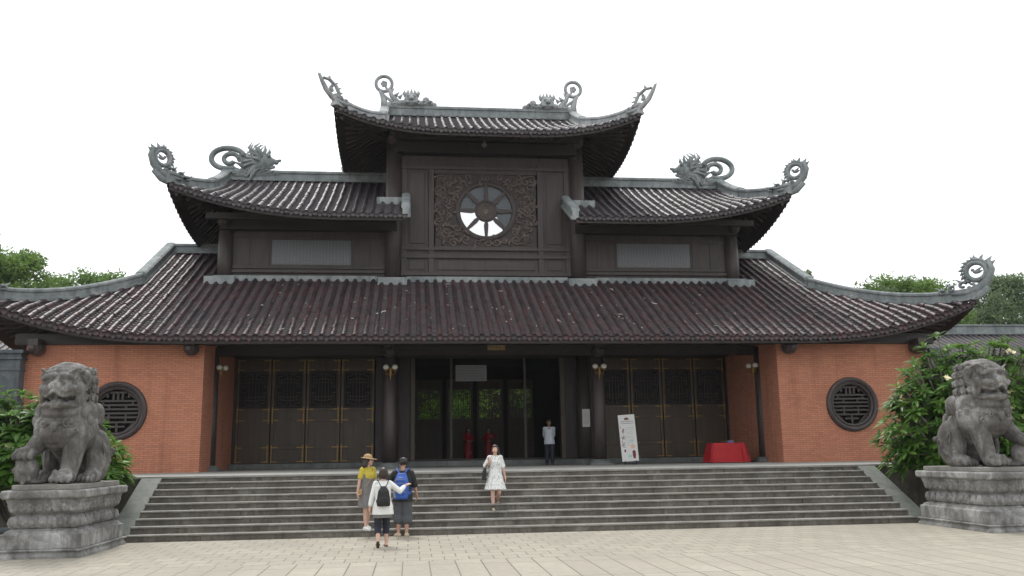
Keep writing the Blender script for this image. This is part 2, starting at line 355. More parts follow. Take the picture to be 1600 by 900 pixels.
# ------------------------------------------------------------------ ground, plaza, stairs, terrace
TZ = 1.25; RISE = .139; TREAD = .32; SW = 8.5
b = MB(); b.add([(-900, -300, -.02), (900, -300, -.02), (900, 1500, -.02), (-900, 1500, -.02)], [(0, 1, 2, 3)])
tag(b.build('ground', M['soil']), kind='structure')
b = MB(); b.add([(-60, -60, 0), (60, -60, 0), (60, .02, 0), (-60, .02, 0)], [(0, 1, 2, 3)])
tag(b.build('plaza_pavement', M['paving']), kind='structure')
b = MB(); rr = random.Random(3)
for i in range(9):
    z = (i+1)*RISE; y = i*TREAD; zt = z-.032
    x = -SW
    b.m = 0; xr = -SW
    while xr < SW:
        l = min(rr.uniform(1.2, 2.4), SW-xr); l = SW-xr if SW-xr-l < .6 else l; q = rr.uniform(-.006, .006)
        b.box(xr+.003, xr+l-.003, y+.03+q, y+TREAD+.1 if i < 8 else y+.5, z-RISE-.01, zt-.001); xr += l
    while x < SW:                                   # tread slabs of uneven length with thin joints and a small nosing
        l = min(rr.uniform(1.3, 2.2), SW-x); l = SW-x if SW-x-l < .6 else l
        if i < 8:
            b.m = 1; dz = rr.uniform(-.003, .003); b.box(x+.002, x+l-.002, y+rr.uniform(-.004, .004), y+TREAD+.06, zt, z+dz)
        x += l
o = tag(b.build('stone_stairs', [M['riser'], M['tread']], bevel=.006), kind='structure')
b = MB(); y8 = 8*TREAD
b.m = 0; b.box(-14.7, 14.7, y8-.0, 24.5, TZ-.05, TZ)
b.m = 1; b.box(-14.6, -SW-.01, y8+.06, y8+.4, -.02, TZ-.051); b.box(SW+.01, 14.6, y8+.06, y8+.4, -.02, TZ-.051)
b.box(-14.6, 14.6, 24., 24.4, -.02, TZ-.051)
tag(b.build('terrace', [M['floor'], M['riser']], bevel=.008), kind='structure')
for sx, lab in ((-1, 'smooth sloping stone side slab flanking the steps beside the lion with its ball at the photo\'s left'), (1, 'smooth sloping stone side slab flanking the steps under the big flowering bush at right')):
    b = MB(); x0, x1 = sorted((sx*(SW+.004), sx*(SW+.46)))
    p = [(-.02+.36, .13), (y8+.05, TZ-.004), (y8+.05, -.01), (.34, -.01)]
    b.add([(x0, y, z) for y, z in p]+[(x1, y, z) for y, z in p], [(0, 1, 2, 3), (7, 6, 5, 4), (0, 4, 5, 1), (1, 5, 6, 2), (2, 6, 7, 3), (3, 7, 4, 0)])
    tag(b.build('stair_side_slab', M['cheek'], bevel=.01), lab, 'side slab', 'sloping side slabs of the stairs')
    b = MB(); a0, a1 = sorted((sx*9.9, sx*30)); b.box(a0, a1, -.3, -.08, -.01, .3); b.box(a0, a1, -.34, -.04, .3, .36)
    tag(b.build('planter_kerb', M['pier'], bevel=.008), 'low grey stone kerb of the planting bed at the photo\'s %s edge' % ('left' if sx < 0 else 'right'), 'kerb', 'kerbs of the planting beds')

# ------------------------------------------------------------------ the pagoda hall
hall = empty('pagoda_hall', (0, 0, 0), 'three-tiered dark timber temple hall with upturned tiled roofs above brick wings', 'temple hall')
YC = 15.5
class Roof:
    def __init__(s, hx, zr, ye, ze, yk, xc, lift, A, c, gapx=0., gap_y=None, p=2.4):
        s.hx, s.zr, s.ye, s.ze, s.yk, s.xc, s.lift, s.A, s.c, s.p = hx, zr, ye, ze, yk, xc, lift, A, c, p
        s.uk = (yk-ye)/(YC-ye)
    def z(s, x, y):
        x = np.asarray(x, float); y = np.asarray(y, float)
        yy = np.minimum(y, 2*YC-y); ax = np.abs(x)
        u = (yy-s.ye)/(YC-s.ye); v = (s.xc-ax)/(s.xc-s.hx)*s.uk
        d = np.where(ax > s.hx, np.minimum(u, v), u)
        z = s.ze+(s.zr-s.ze)*((1-s.c)*d+s.c*d*d*np.sign(d))
        a = np.hypot(s.xc-ax, yy-s.ye)
        return z+s.lift*np.maximum(0, 1-a/s.A)**s.p
    def tiles(s, name, parent, mat, skip, xlim=None, sp=.318, seed=1):
        g = np.random.default_rng(seed); Vs = []; Fs = []; Rn = []; nb = [0]
        def quad_rows(P, rnd):      # P: (rows, k, 3) grid -> quads
            r, k, _ = P.shape; idx = nb[0]+np.arange(r*k).reshape(r, k)
            f = np.stack([idx[:-1, :-1], idx[:-1, 1:], idx[1:, 1:], idx[1:, :-1]], -1).reshape(-1, 4)
            Vs.append(P.reshape(-1, 3)); Fs.append(f); Rn.append(np.full(r*k, rnd)); nb[0] += r*k
        def course(mp, p0, qmax, lim=1e9, q0=0.):
            L = .27; n = max(1, int(math.ceil((qmax-q0)/L)))
            for j in range(n):      # half-round cover tiles, each overlapping the one above
                a0 = q0+j*L; a1 = min(a0+L+.03, qmax+.02)
                ang = np.linspace(-.15, math.pi+.15, 7); rnd = g.random(); jx = g.normal(0, .007); jz = g.normal(0, .006)
                rows = []
                for q, r in ((a0, .080), (a0, .083), (a0+.03, .083), (a1, .076)):
                    dz = 0. if not (q == a0 and r == .082) else -.05
                    off = r*np.cos(ang)+jx; h = .02+r*np.sin(ang)*1.25+jz
                    x, y = mp(p0+off, np.full(7, q)); cx, cy = mp(np.full(7, p0), np.full(7, q))
                    rows.append(np.stack([x, y, s.z(cx, cy)+h*(.75 if dz else 1)], -1))
                quad_rows(np.array(rows), rnd)
            # pan courses between this cover tile and the next
            if p0+sp*.7 > lim: return
            L = .165; n = max(1, int(math.ceil((qmax-q0)/L)))
            off = np.array([.05, .11, .195, .255])*sp/.305; hh = np.array([.02, -.012, -.012, .02])
            for j in range(n):
                a0 = q0+j*L; a1 = min(a0+L+.01, qmax); rnd = g.random()*.85; jz = g.normal(0, .004); rows = []  # pans toned darker, painting in shadow between the cover tiles
                for q, e in ((a0+.004, -.03), (a0, .042), (a1, -.012)):
                    x, y = mp(p0+off, np.full(4, q)); cx, cy = mp(np.full(4, p0+sp/2), np.full(4, q))
                    rows.append(np.stack([x, y, s.z(cx, cy)+hh+e+jz], -1))
                quad_rows(np.array(rows), rnd)
        def eave_end(mp, p0, lim=1e9):       # round antefix under each cover tile, pointed drip under each pan
            rnd = g.random(); ang = np.linspace(0, 2*math.pi, 9)[:-1]
            for rad, q in ((.095, -.012),):
                x, y = mp(p0+rad*np.cos(ang), np.full(8, q)); cx, cy = mp(np.array([p0]), np.array([0.])); z0 = float(s.z(cx, cy)[0])+.015
                P = np.stack([x, y, z0+rad*np.sin(ang)], -1); x2, y2 = mp(p0+rad*np.cos(ang), np.full(8, .03)); P2 = np.stack([x2, y2, z0+rad*np.sin(ang)], -1)
                i = nb[0]; Vs.append(np.concatenate([P, P2])); Rn.append(np.full(16, rnd)); nb[0] += 16
                Fs.append(np.array([[i, i+1, i+2, i+3], [i, i+3, i+4, i+7], [i+4, i+5, i+6, i+7]]+[[i+k, i+(k+1) % 8, i+8+(k+1) % 8, i+8+k] for k in range(8)]))
            if p0+sp*.7 > lim: return
            pts = [(-.085, .045), (.085, .045), (.075, -.05), (0, -.12), (-.075, -.05)]
            px = np.array([p0+sp/2+a for a, _ in pts]); cx, cy = mp(np.array([p0+sp/2]), np.array([0.])); z0 = float(s.z(cx, cy)[0])
            fr = []; 
            for q in (-.02, .02):
                x, y = mp(px, np.full(5, q)); fr.append(np.stack([x, y, z0+np.array([b_ for _, b_ in pts])], -1))
            i = nb[0]; Vs.append(np.concatenate(fr)); Rn.append(np.full(10, g.random())); nb[0] += 10
            Fs.append(np.array([[i, i+1, i+2, i+4], [i+2, i+3, i+4, i+4], [i+5, i+6, i+7, i+9], [i+7, i+8, i+9, i+9]][:1]+[[i+5, i+6, i+7, i+9]]+[[i+4, i+2, i+3, i+8]]+[[i+k, i+(k+1) % 5, i+5+(k+1) % 5, i+5+k] for k in range(5)]))
        cx_, cy_ = s.xc-s.hx, s.yk-s.ye
        n = int(s.xc/sp)
        for back in (False, True):
            mp = (lambda p, q: (p, s.ye+q)) if not back else (lambda p, q: (p, 2*YC-s.ye-q))
            for i in range(-n, n+1):
                p = i*sp
                if xlim and not (xlim[0] <= p <= xlim[1]): continue
                qm = (YC-s.ye) if abs(p) <= s.hx-.12 else max(.25, min(1, (s.xc-abs(p))/cx_)*cy_)
                qs = skip(p)
                if qs is not None: qm = min(qm, qs)
                if qm <= 0: continue
                if back: 
                    if abs(i) % 1 == 0 and not s_back: continue
                course(mp, p, qm, s.xc); eave_end(mp, p, s.xc)
        for sx in (-1, 1):
            if xlim and not (xlim[0] <= sx*s.xc <= xlim[1]): continue
            mp = lambda p, q, sx=sx: (sx*(s.xc-q), p)
            k = int((2*(YC-s.ye))/sp)
            for i in range(k):
                p = s.ye+.15+i*sp; a = min(p-s.ye, 2*YC-s.ye-p)
                course(mp, p, max(.15, min(1, a/cy_)*cx_)); eave_end(mp, p)
        return npmesh(name, np.concatenate(Vs), np.concatenate(Fs), mat, np.concatenate(Rn), parent=parent, smooth=False)
    def deck(s, name, parent, hole=None, gap=None, thick=.2, xlim=None):
        # the closed timber deck under the tiles with its underside and fascia
        xs = np.unique(np.concatenate([np.linspace(-s.xc+.06, s.xc-.06, 61), [-s.hx, s.hx]])); ys = np.unique(np.concatenate([np.linspace(s.ye+.07, YC, 18), [s.yk]])); ys = np.concatenate([ys, (2*YC-ys)[::-1][1:]])
        if hole: xs = np.unique(np.concatenate([xs, [-hole[0], hole[0]]])); ys = np.unique(np.concatenate([ys, [hole[1], hole[2]]]))
        if gap: xs = np.unique(np.concatenate([xs, [-gap, gap]]))
        if xlim: xs = xs[(xs >= xlim[0]) & (xs <= xlim[1])]
        X, Y = np.meshgrid(xs, ys, indexing='ij'); Z = s.z(X, Y)
        mb = MB(); nx, ny = X.shape; vs = [(X[i, j], Y[i, j], Z[i, j]-.02) for i in range(nx) for j in range(ny)]+[(X[i, j], Y[i, j], Z[i, j]-thick) for i in range(nx) for j in range(ny)]
        N = nx*ny; keep = np.ones((nx-1, ny-1), bool)
        for i in range(nx-1):
            for j in range(ny-1):
                xm, ym = (xs[i]+xs[i+1])/2, (ys[j]+ys[j+1])/2
                if hole and abs(xm) < hole[0] and hole[1] < ym < hole[2]: keep[i, j] = False
                if gap and abs(xm) < gap: keep[i, j] = False
        fs = []; ix = lambda i, j: i*ny+j
        for i in range(nx-1):
            for j in range(ny-1):
                if not keep[i, j]: continue
                q = (ix(i, j), ix(i+1, j), ix(i+1, j+1), ix(i, j+1)); fs.append(q); fs.append(tuple(N+k for k in q[::-1]))
                for di, dj, e in ((-1, 0, (ix(i, j+1), ix(i, j))), (1, 0, (ix(i+1, j), ix(i+1, j+1))), (0, -1, (ix(i, j), ix(i+1, j))), (0, 1, (ix(i+1, j+1), ix(i, j+1)))):
                    a, c = i+di, j+dj
                    if not (0 <= a < nx-1 and 0 <= c < ny-1 and keep[a, c]): fs.append((e[0], N+e[0], N+e[1], e[1])[::-1])
        mb.add(vs, fs); return mb
    def rafters(s, mb, inner, sp=.34, gap=0., side_in=1.2, xlim=None):
        for sy in (1, -1):
            for x in np.arange(-s.xc+.25, s.xc-.2, sp):
                if abs(x) < gap or (xlim and not xlim[0] <= x <= xlim[1]): continue
                for k in range(3):
                    a, c = s.ye+.38+inner*k/3, s.ye+.38+inner*(k+1)/3
                    if abs(x) > s.hx and (c-s.ye)/(s.yk-s.ye) > (s.xc-abs(x))/(s.xc-s.hx)+.15: continue
                    A, C = (a, c) if sy > 0 else (2*YC-a, 2*YC-c)
                    za, zc = float(s.z(x, a))-.19, float(s.z(x, c))-.19; h = .10
                    lo, hi = (A, C) if A < C else (C, A); zl, zh = (za, zc) if A < C else (zc, za)
                    mb.hexa([(x-.045, lo, zl-h), (x+.045, lo, zl-h), (x+.045, hi, zh-h), (x-.045, hi, zh-h), (x-.045, lo, zl), (x+.045, lo, zl), (x+.045, hi, zh), (x-.045, hi, zh)])
        for sx in (-1, 1):
            if xlim and not xlim[0] <= sx*s.xc <= xlim[1]: continue
            for y in np.arange(s.ye+.4, 2*YC-s.ye-.3, sp):
                x0, x1 = sx*(s.xc-.3), sx*(s.xc-.3-side_in); z0, z1 = float(s.z(x0, y))-.19, float(s.z(x1, y))-.19; z1 = min(z1, z0+.9)
                if x0 > x1: x0, x1, z0, z1 = x1, x0, z1, z0
                h = .1; mb.hexa([(x0, y-.045, z0-h), (x1, y-.045, z1-h), (x1, y+.045, z1-h), (x0, y+.045, z0-h), (x0, y-.045, z0), (x1, y-.045, z1), (x1, y+.045, z1), (x0, y+.045, z0)])
        return mb
s_back = False
def ridge_bar(pts, w=.34, h=.42, base=.0):
    """moulded mortar ridge swept along 3D points (upright profile)"""
    prof = [(-.62, -.12), (-.62, .10), (-.42, .14), (-.40, .62), (-.56, .68), (-.56, .86), (-.40, .98), (0, 1.02)]
    prof = [(a*w/1.1, (c)*h) for a, c in prof]; prof = prof+[(-a, c) for a, c in prof[::-1][1:]]
    P = [Vector(p) for p in pts]; rs = []
    for i, p in enumerate(P):
        t = P[min(i+1, len(P)-1)]-P[max(i-1, 0)]; t.z = 0; t.normalize(); n = Vector((t.y, -t.x, 0))
        rs.append([tuple(p+n*a+Vector((0, 0, c+base))) for a, c in prof])
    return MB().rings(rs)

R1 = Roof(12.05, 9.44, 7.2, 5.10, 11.95, 15.45, 1.22, 6.2, .03)
R2 = Roof(10.07, 12.42, 10.55, 9.78, 13.1, 10.98, 1.02, 6.0, .10)
R3 = Roof(3.90, 15.30, 10.6, 12.93, 13.4, 5.50, .82, 4.2, .12)

def corner_tail(sx, kind):
    """open-work stone scroll that ends a hip ridge; drawn in the (outward, up) plane"""
    mb = MB()
    def P(a): return [(sx*u, 0, v) for u, v in a]
    N = (0, 1, 0)
    def arc(cx, cz, r, a0, a1, n=14, r1=None): return [(cx+(r+((r1 if r1 is not None else r)-r)*i/n)*math.cos(R(a0+(a1-a0)*i/n)), cz+(r+((r1 if r1 is not None else r)-r)*i/n)*math.sin(R(a0+(a1-a0)*i/n))) for i in range(n+1)]
    if kind == 'ring':
        mb.tube(P([(-.8, .24), (-.5, .24), (-.22, .27), (.12, .36), (.42, .66), (.56, 1.02), (.5, 1.36)]), [.05, .10, .14, .17, .155, .115, .06], 10, flat=.13, up=N)
        mb.tube(P([(-.3, .0), (.05, .1), (.4, .4)]), [.12, .16, .13], 10, flat=.11, up=N)
        c = (.06, 1.0); mb.tube(P(arc(*c, .33, -70, 290, 26)), .095, 10, flat=.12, up=N)
        mb.tube(P(arc(*c, .44, 20, 100, 8)), .06, 8, flat=.1, up=N)
        for a in range(62, 232, 17):
            p = arc(*c, .42, a, a, 1)[0]; q = arc(*c, .60 if (a//17) % 2 else .55, a+10, a+10, 1)[0]
            mb.cone((sx*p[0], 0, p[1]), (sx*q[0], 0, q[1]), .085)
        for q0, q1 in (((.42, 1.3), (.62, 1.5)), ((.52, 1.2), (.72, 1.34)), ((.2, 1.38), (.34, 1.62)), ((.05, 1.4), (.02, 1.64))): mb.cone((sx*q0[0], 0, q0[1]), (sx*q1[0], 0, q1[1]), .09)
        # small bird in the ring
        mb.ell((sx*.08, 0, .98), (.13, .09, .075)); mb.ell((sx*-.05, 0, 1.06), (.06, .06, .06)); mb.cone((sx*.1, 0, 1.02), (sx*.27, 0, 1.16), .06); mb.cone((sx*.15, 0, .97), (sx*.3, 0, 1.02), .06)
        # leaf scrolls running down the ridge
        for (u, v, r, a) in ((-.42, .52, .15, 30), (-.78, .42, .13, 60), (-1.12, .34, .10, 40), (-.12, .5, .13, 200), (-.2, .68, .11, 10)):
            mb.tube(P(arc(u, v, r, a, a+300, 14, .03)), [.055]*8+[.05]*7, 8, flat=.13, up=N)
            mb.cone((sx*(u-.05), 0, v+r*.8), (sx*(u-.22), 0, v+r+.12), .06)
    else:
        mb.tube(P([(-.7, .12), (-.35, .18), (0, .34), (.3, .72), (.5, 1.15), (.64, 1.52)]), [.10, .13, .14, .12, .08, .03], 10, flat=.11, up=N)
        mb.tube(P([(-.22, .24), (-.3, .62), (-.14, 1.06), (.16, 1.34), (.46, 1.36)]), [.06, .065, .07, .07, .06], 8, flat=.1, up=N)
        mb.ell((sx*.07, 0, .82), (.09, .07, .17), Matrix.Rotation(R(25*sx), 3, 'Y')); mb.cone((sx*.06, 0, .95), (sx*.05, 0, 1.16), .08)
        for q0, q1 in (((.2, 1.36), (.14, 1.64)), ((-.08, 1.14), (-.26, 1.32)), ((-.2, .92), (-.42, 1.02)), ((-.28, .7), (-.5, .72)), ((-.3, .5), (-.5, .46)), ((-.45, .3), (-.66, .4)), ((.5, 1.2), (.72, 1.62))): mb.cone((sx*q0[0], 0, q0[1]), (sx*q1[0], 0, q1[1]), .085)
        for (u, v, r, a) in ((-.35, .44, .10, 30), (-.6, .32, .08, 60)): mb.tube(P(arc(u, v, r, a, a+280, 12, .03)), .045, 8, flat=.1, up=N)
    return mb
def place_mb(mb, loc, rz, sc=1.):
    m = Matrix.Translation(loc) @ Matrix.Rotation(rz, 4, 'Z') @ Matrix.Scale(sc, 4)
    mb.v = [tuple(m @ Vector(v)) for v in mb.v]; return mb
def dragon(sx, kind):
    """dragon head biting the ridge, tail coiled into a ring on the outer side; sx = outward direction"""
    mb = MB(); N = (0, 1, 0)
    def p(u, v, w=0.): return (sx*u, w, v)
    def arc(cx, cz, ra, rb, a0, a1, n=22, k=1.): return [p(cx+ra*(1+(k-1)*i/n)*math.cos(R(a0+(a1-a0)*i/n)), cz+rb*(1+(k-1)*i/n)*math.sin(R(a0+(a1-a0)*i/n))) for i in range(n+1)]
    rr = random.Random(5)
    if kind == 'coil':
        mb.tube(arc(.02, .60, .60, .40, 165, -115, 26), .10, 9, flat=.13, up=N)            # outer sweep of the tail
        mb.tube(arc(-.06, .55, .32, .27, 175, -150, 24, .45)[::-1], .085, 9, flat=.12, up=N)
        mb.cap(p(-.02, .98), p(-.04, .84), .06, .06); mb.cap(p(-.38, .55), p(-.65, .52), .08, .10); mb.cap(p(.16, .2), p(.0, -.05), .12, .16); mb.cap(p(-.45, .75), p(-.75, .68), .08, .1); mb.cap(p(-.15, .22), p(-.4, .1), .09, .12)
        hx, hz = -1.05, .36
        mb.ell(p(hx+.05, hz-.06), (.48, .22, .30)); mb.ell(p(hx-.18, hz+.12), (.42, .22, .30)); mb.cap(p(hx-.40, hz+.22), p(hx-.66, hz+.12), .13, .09); mb.cap(p(hx-.62, hz+.14), p(hx-.80, hz+.20), .08, .05); mb.sph(p(hx-.40, hz+.33, -.13), .085); mb.sph(p(hx-.40, hz+.33, .13), .085)
        mb.cap(p(hx-.2, hz-.10), p(hx-.58, hz-.06), .13, .06); mb.cap(p(hx-.75, hz-.34), p(hx+.75, hz-.36), .16, .20)
        for k in range(8):
            a = R(118-14*k); L = .40+.14*((k*3) % 4)/3; x0, z0 = hx-.28+.12*k, hz+.30-.012*k*k
            mb.tube([p(x0, z0), p(x0+.6*L*math.cos(a)-.02, z0+.6*L*math.sin(a)), p(x0+L*math.cos(a)+.05, z0+L*math.sin(a))], [.085, .06, .008], 7, flat=[.09, .06, .01], up=N)
        for k in range(15):                                              # mane locks fanning back from the face
            a = R(88-9.5*k+6*math.sin(k*2.3)); L = .62+.22*((k*7) % 5)/4; u0, z0 = hx-.16+.05*math.sin(k), hz+.16-.022*k
            for sd in (-1, 1):
                q = [(u0, z0), (u0+.42*L*math.cos(a), z0+.42*L*math.sin(a)), (u0+.78*L*math.cos(a-.25), z0+.78*L*math.sin(a-.25)), (u0+1.05*L*math.cos(a+.12), z0+1.02*L*math.sin(a+.12))]
                mb.tube([p(*q[0], sd*.15), p(*q[1], sd*.24), p(*q[2], sd*.19), p(*q[3], sd*.06)], [.03, .062, .05, .006], 6)
        for k in range(7): mb.tube(arc(hx-.62+.24*k, hz-.33+.03*(k % 3), .085, .085, 20*k, 20*k+290, 10, .4), .04, 6, flat=.26, up=N)
    else:
        mb.tube(arc(.12, 1.02, .33, .33, -60, 300, 28), .07, 9, flat=.10, up=N)
        for k in range(5): mb.sph(p(.12+.08*math.cos(k*1.26), 1.02+.08*math.sin(k*1.26)), .07)
        mb.cap(p(.12, 1.02), p(.0, .8), .05, .05)
        mb.tube([p(.1, .0), p(.12, .3), p(.2, .55), p(.3, .75)], [.16, .13, .09, .07], 9, flat=.1, up=N)
        mb.tube([p(-.75, .12), p(-.45, .22), p(-.2, .5), p(-.1, .78)], [.17, .13, .10, .08], 9, flat=.12, up=N)
        mb.tube([p(-.4, .12), p(-.15, .3), p(.1, .5), p(.2, .62)], .06, 8, flat=.1, up=N)
        for (u, v) in ((-.15, .66), (-.35, .5), (-.5, .42)): mb.cone(p(u, v), p(u-.16, v+.2), .09)
        hx, hz = -1.0, .30                                               # frontal mask
        mb.ell(p(hx, hz, -.08), (.30, .26, .28)); mb.sph(p(hx-.12, hz+.12, -.28), .075); mb.sph(p(hx+.12, hz+.12, -.28), .075); mb.ell(p(hx, hz, -.36), (.12, .1, .09)); mb.cap(p(hx-.2, hz-.12, -.24), p(hx+.2, hz-.12, -.24), .07, .07)
        for k in range(-2, 3): mb.tube([p(hx+.11*k, hz+.2), p(hx+.15*k, hz+.36), p(hx+.13*k, hz+.56-.04*abs(k))], [.09, .07, .01], 7)
        mb.cap(p(hx-.25, hz-.1), p(hx-.95, hz-.14), .15, .10); mb.sph(p(hx-.6, hz+.04), .15); mb.cap(p(hx+.2, hz-.1), p(hx+.9, hz-.2), .17, .14)
        for k in range(7): mb.tube(arc(hx-.8+.26*k, hz-.12, .09, .09, 30*k, 30*k+290, 10, .4), .05, 6, flat=.24, up=N)
    return mb

def build_roof(Rf, mat, skip, hole=None, gap=None, inner=2.0, side_in=1., rh=.42, rmat='ridge', tail='ring', tsc=1., tz=1., tout=0., dr='coil', ridge_end=None, xlim=None, seed=1, top_mat=None, thick=.2, label=None):
    t = Rf.tiles('roof', hall, M[mat], skip, xlim, seed=seed)
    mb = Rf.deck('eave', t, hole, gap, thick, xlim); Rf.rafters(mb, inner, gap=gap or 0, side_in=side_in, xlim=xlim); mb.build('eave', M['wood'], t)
    for sx in (-1, 1):
        if xlim and not xlim[0] <= sx*Rf.xc <= xlim[1]: continue
        for back in (False, True):
            f = (lambda y: 2*YC-y) if back else (lambda y: y)
            # verge ridge down the gable edge, then the hip ridge out to the corner
            n = 7; pts = [(sx*Rf.hx, f(YC+(Rf.yk-YC)*i/n), float(Rf.z(Rf.hx-.001, YC+(Rf.yk-YC)*i/n))+.06) for i in range(n+1)]
            ridge_bar(pts, .36, rh).build('verge_ridge', M[rmat], t, bevel=0)
            n = 12; pts = []
            for i in range(n+1):
                k = i/n; x = Rf.hx+(Rf.xc-Rf.hx)*k; y = Rf.yk+(Rf.ye-Rf.yk)*k
                pts.append((sx*x, f(y), float(Rf.z(x-.001, y+.001))+.05))
            ridge_bar(pts, .28, rh*.92).build('hip_ridge', M[rmat], t)
            dx, dy = sx*(Rf.xc-Rf.hx), (Rf.ye-Rf.yk)*(-1 if back else 1); ang = math.atan2(dy*sx, abs(dx))
            tl = corner_tail(sx, tail); tl.v = [(a_, b_, c_*tz) for a_, b_, c_ in tl.v]; place_mb(tl, (pts[-1][0]+sx*tout, pts[-1][1], pts[-1][2]), (-1 if sx > 0 else 1)*(-ang*sx)*sx*(1) if False else (R(46 if tail == 'ring' else 34)*(1 if back else -1)*sx), tsc)
            tl.build('corner_scroll', M[rmat], t, smooth=True)
            # hip beam and stacked bracket arms under the corner
            hb = MB(); base = Vector((sx*(Rf.hx if Rf.xc-Rf.hx > 1.5 else Rf.xc-1.4), f(Rf.ye+2.3), 0)); tip = Vector((sx*(Rf.xc-.25), f(Rf.ye+.3), 0))
            zt = float(Rf.z(Rf.xc-.25, Rf.ye+.3))-.2; zb = float(Rf.z(base.x, f(base.y) if back else base.y))-.25
            for k in range(3):
                e = base.lerp(tip, 1-.24*k); ze = zb+(zt-zb)*(1-.24*k)**1.5-.16*k
                hb.tube([(base.x, base.y, zb-.18*k), tuple((base.lerp(e, .6)).xy)+((zb-.18*k)*.5+ze*.5-.05,), (e.x, e.y, ze-.08)], [.13, .13, .11], 4)
            hb.build('corner_bracket', M['wood'], t)
    return t
# lower roof
def skip1(p): return 12.45-7.2 if abs(p) < 9.75 else None
roof1 = build_roof(R1, 'tile', skip1, hole=(9.3, 12.7, 18.3), inner=2.4, side_in=2.2, rh=.40, tail='ring', tsc=.92, tz=.96, seed=1)
def ridge_line(Rf, x0, x1, h, parent, m='ridge', n=8, sag=0., w=.36):
    pts = [(x0+(x1-x0)*i/n, YC, Rf.zr+.04) for i in range(n+1)]
    return ridge_bar(pts, w, h).build('ridge', M[m], parent)
for sx in (-1, 1): ridge_line(R1, sx*9.3, sx*12.15, .36, roof1)
# flashing course where the lower roof meets the walls above, with the square column collars
b = MB()
zf = float(R1.z(0, 12.42))
for x0, x1 in ((-9.75, -4.0), (-2.95, 2.95), (4.0, 9.75)): b.box(x0, x1, 12.36, 12.75, zf-.1, zf+.20)
b.build('flashing', M['ridge'], roof1, bevel=.02)
for x in (-9.45, -3.45, 3.45, 9.45):
    b = MB(); b.box(x-.52, x+.52, 12.02, 13.2, zf-.2, zf+.10); b.build('column_collar', M['ridge'], roof1, bevel=.02)
# middle roof: one on each side of the tower
def skip2(p): return None if abs(p) > 3.75 else (1.95 if abs(p) > 3.05 else -1)
roof2 = build_roof(R2, 'tile_old', skip2, gap=3.0, hole=None, inner=2.0, side_in=.9, rh=.42, tail='ring', tsc=.84, tz=.95, tout=.14, seed=2, rmat='ridge')
for sx in (-1, 1):
    ridge_line(R2, sx*3.4, sx*10.1, .40, roof2)
    d = place_mb(dragon(sx, 'coil'), (sx*10.02, YC, R2.zr+.28), 0, 1.08); d.build('dragon_finial', M['ridge'], roof2, smooth=True)
    pts = [(sx*2.98, y, float(R2.z(3.02, y))-.03) for y in np.linspace(10.62, 12.6, 6)]
    ridge_bar(pts, .30, .42).build('verge_ridge', M['ridge'], roof2)
    b = MB(); z0 = float(R2.z(3.4, 12.4)); x0, x1 = sorted((sx*3.05, sx*4.05)); b.box(x0, x1, 12.25, 12.62, z0-.1, z0+.22); b.build('flashing', M['ridge'], roof2, bevel=.02)
# top roof
roof3 = build_roof(R3, 'tile_old', lambda p: None, inner=2.0, side_in=1.5, rh=.40, tail='horn', tsc=.86, tz=.74, tout=.05, seed=3, rmat='ridge_pale')
ridge_line(R3, -3.9, 3.9, .42, roof3, 'tile_old' if False else 'ridge', w=.3)
for sx in (-1, 1):
    d = place_mb(dragon(sx, 'mask'), (sx*3.82, YC-.05, R3.zr+.36), 0, 1.0); d.build('dragon_finial', M['ridge_pale'], roof3, smooth=True)

# ------------------------------------------------------------------ columns
def column(x, y, z0, z1, r, base=True, cap=True, mat='wood_up'):
    c = MB(); c.lathe([(r*1.02, z0), (r*1.03, z0+(z1-z0)*.35), (r*.95, z1)], (x, y, 0), 24)
    o = c.build('column', M[mat], hall, smooth=True)
    for p in o.data.polygons: p.use_smooth = len(p.vertices) == 4
    if base:
        q = MB(); q.box(x-r*1.9, x+r*1.9, y-r*1.9, y+r*1.9, TZ-.01, TZ+.05); q.lathe([(r*1.75, TZ+.05), (r*1.7, TZ+.10), (r*1.25, TZ+.165), (r*1.25, TZ+.17)], (x, y, 0), 24)
        q.build('column_base', M['plinth'], o)
    if cap:
        q = MB(); q.ell((x, y-r*1.4, z1-.12), (.24, .34, .22), n=12, m=8); q.box(x-.15, x+.15, y-r*2.6, y+.1, z1-.08, z1+.16); q.build('beam_head', M['wood_up'], o, smooth=False)
    return o
for x in (-3.45, 3.45): column(x, 10, TZ+.165, 5.1, .215)
for x in (-9.02, 9.02): column(x, 9.75, TZ+.165, 5.1, .20, cap=False)
for x in (-3.45, 3.45): column(x, 12.62, TZ+.01, 5.4, .24, base=True, cap=False)
for x in (-3.45, 3.45): column(x, 12.85, 7.9, 13.35, .29, base=False)
for x in (-9.45, 9.45): column(x, 12.9, 7.9, 10.1, .25, base=False)
for x in (-9.45, 9.45): column(x, 18.1, 7.9, 10.1, .25, base=False, cap=False)
for x in (-3.45, 3.45): column(x, 18.15, 7.9, 13.35, .29, base=False, cap=False)
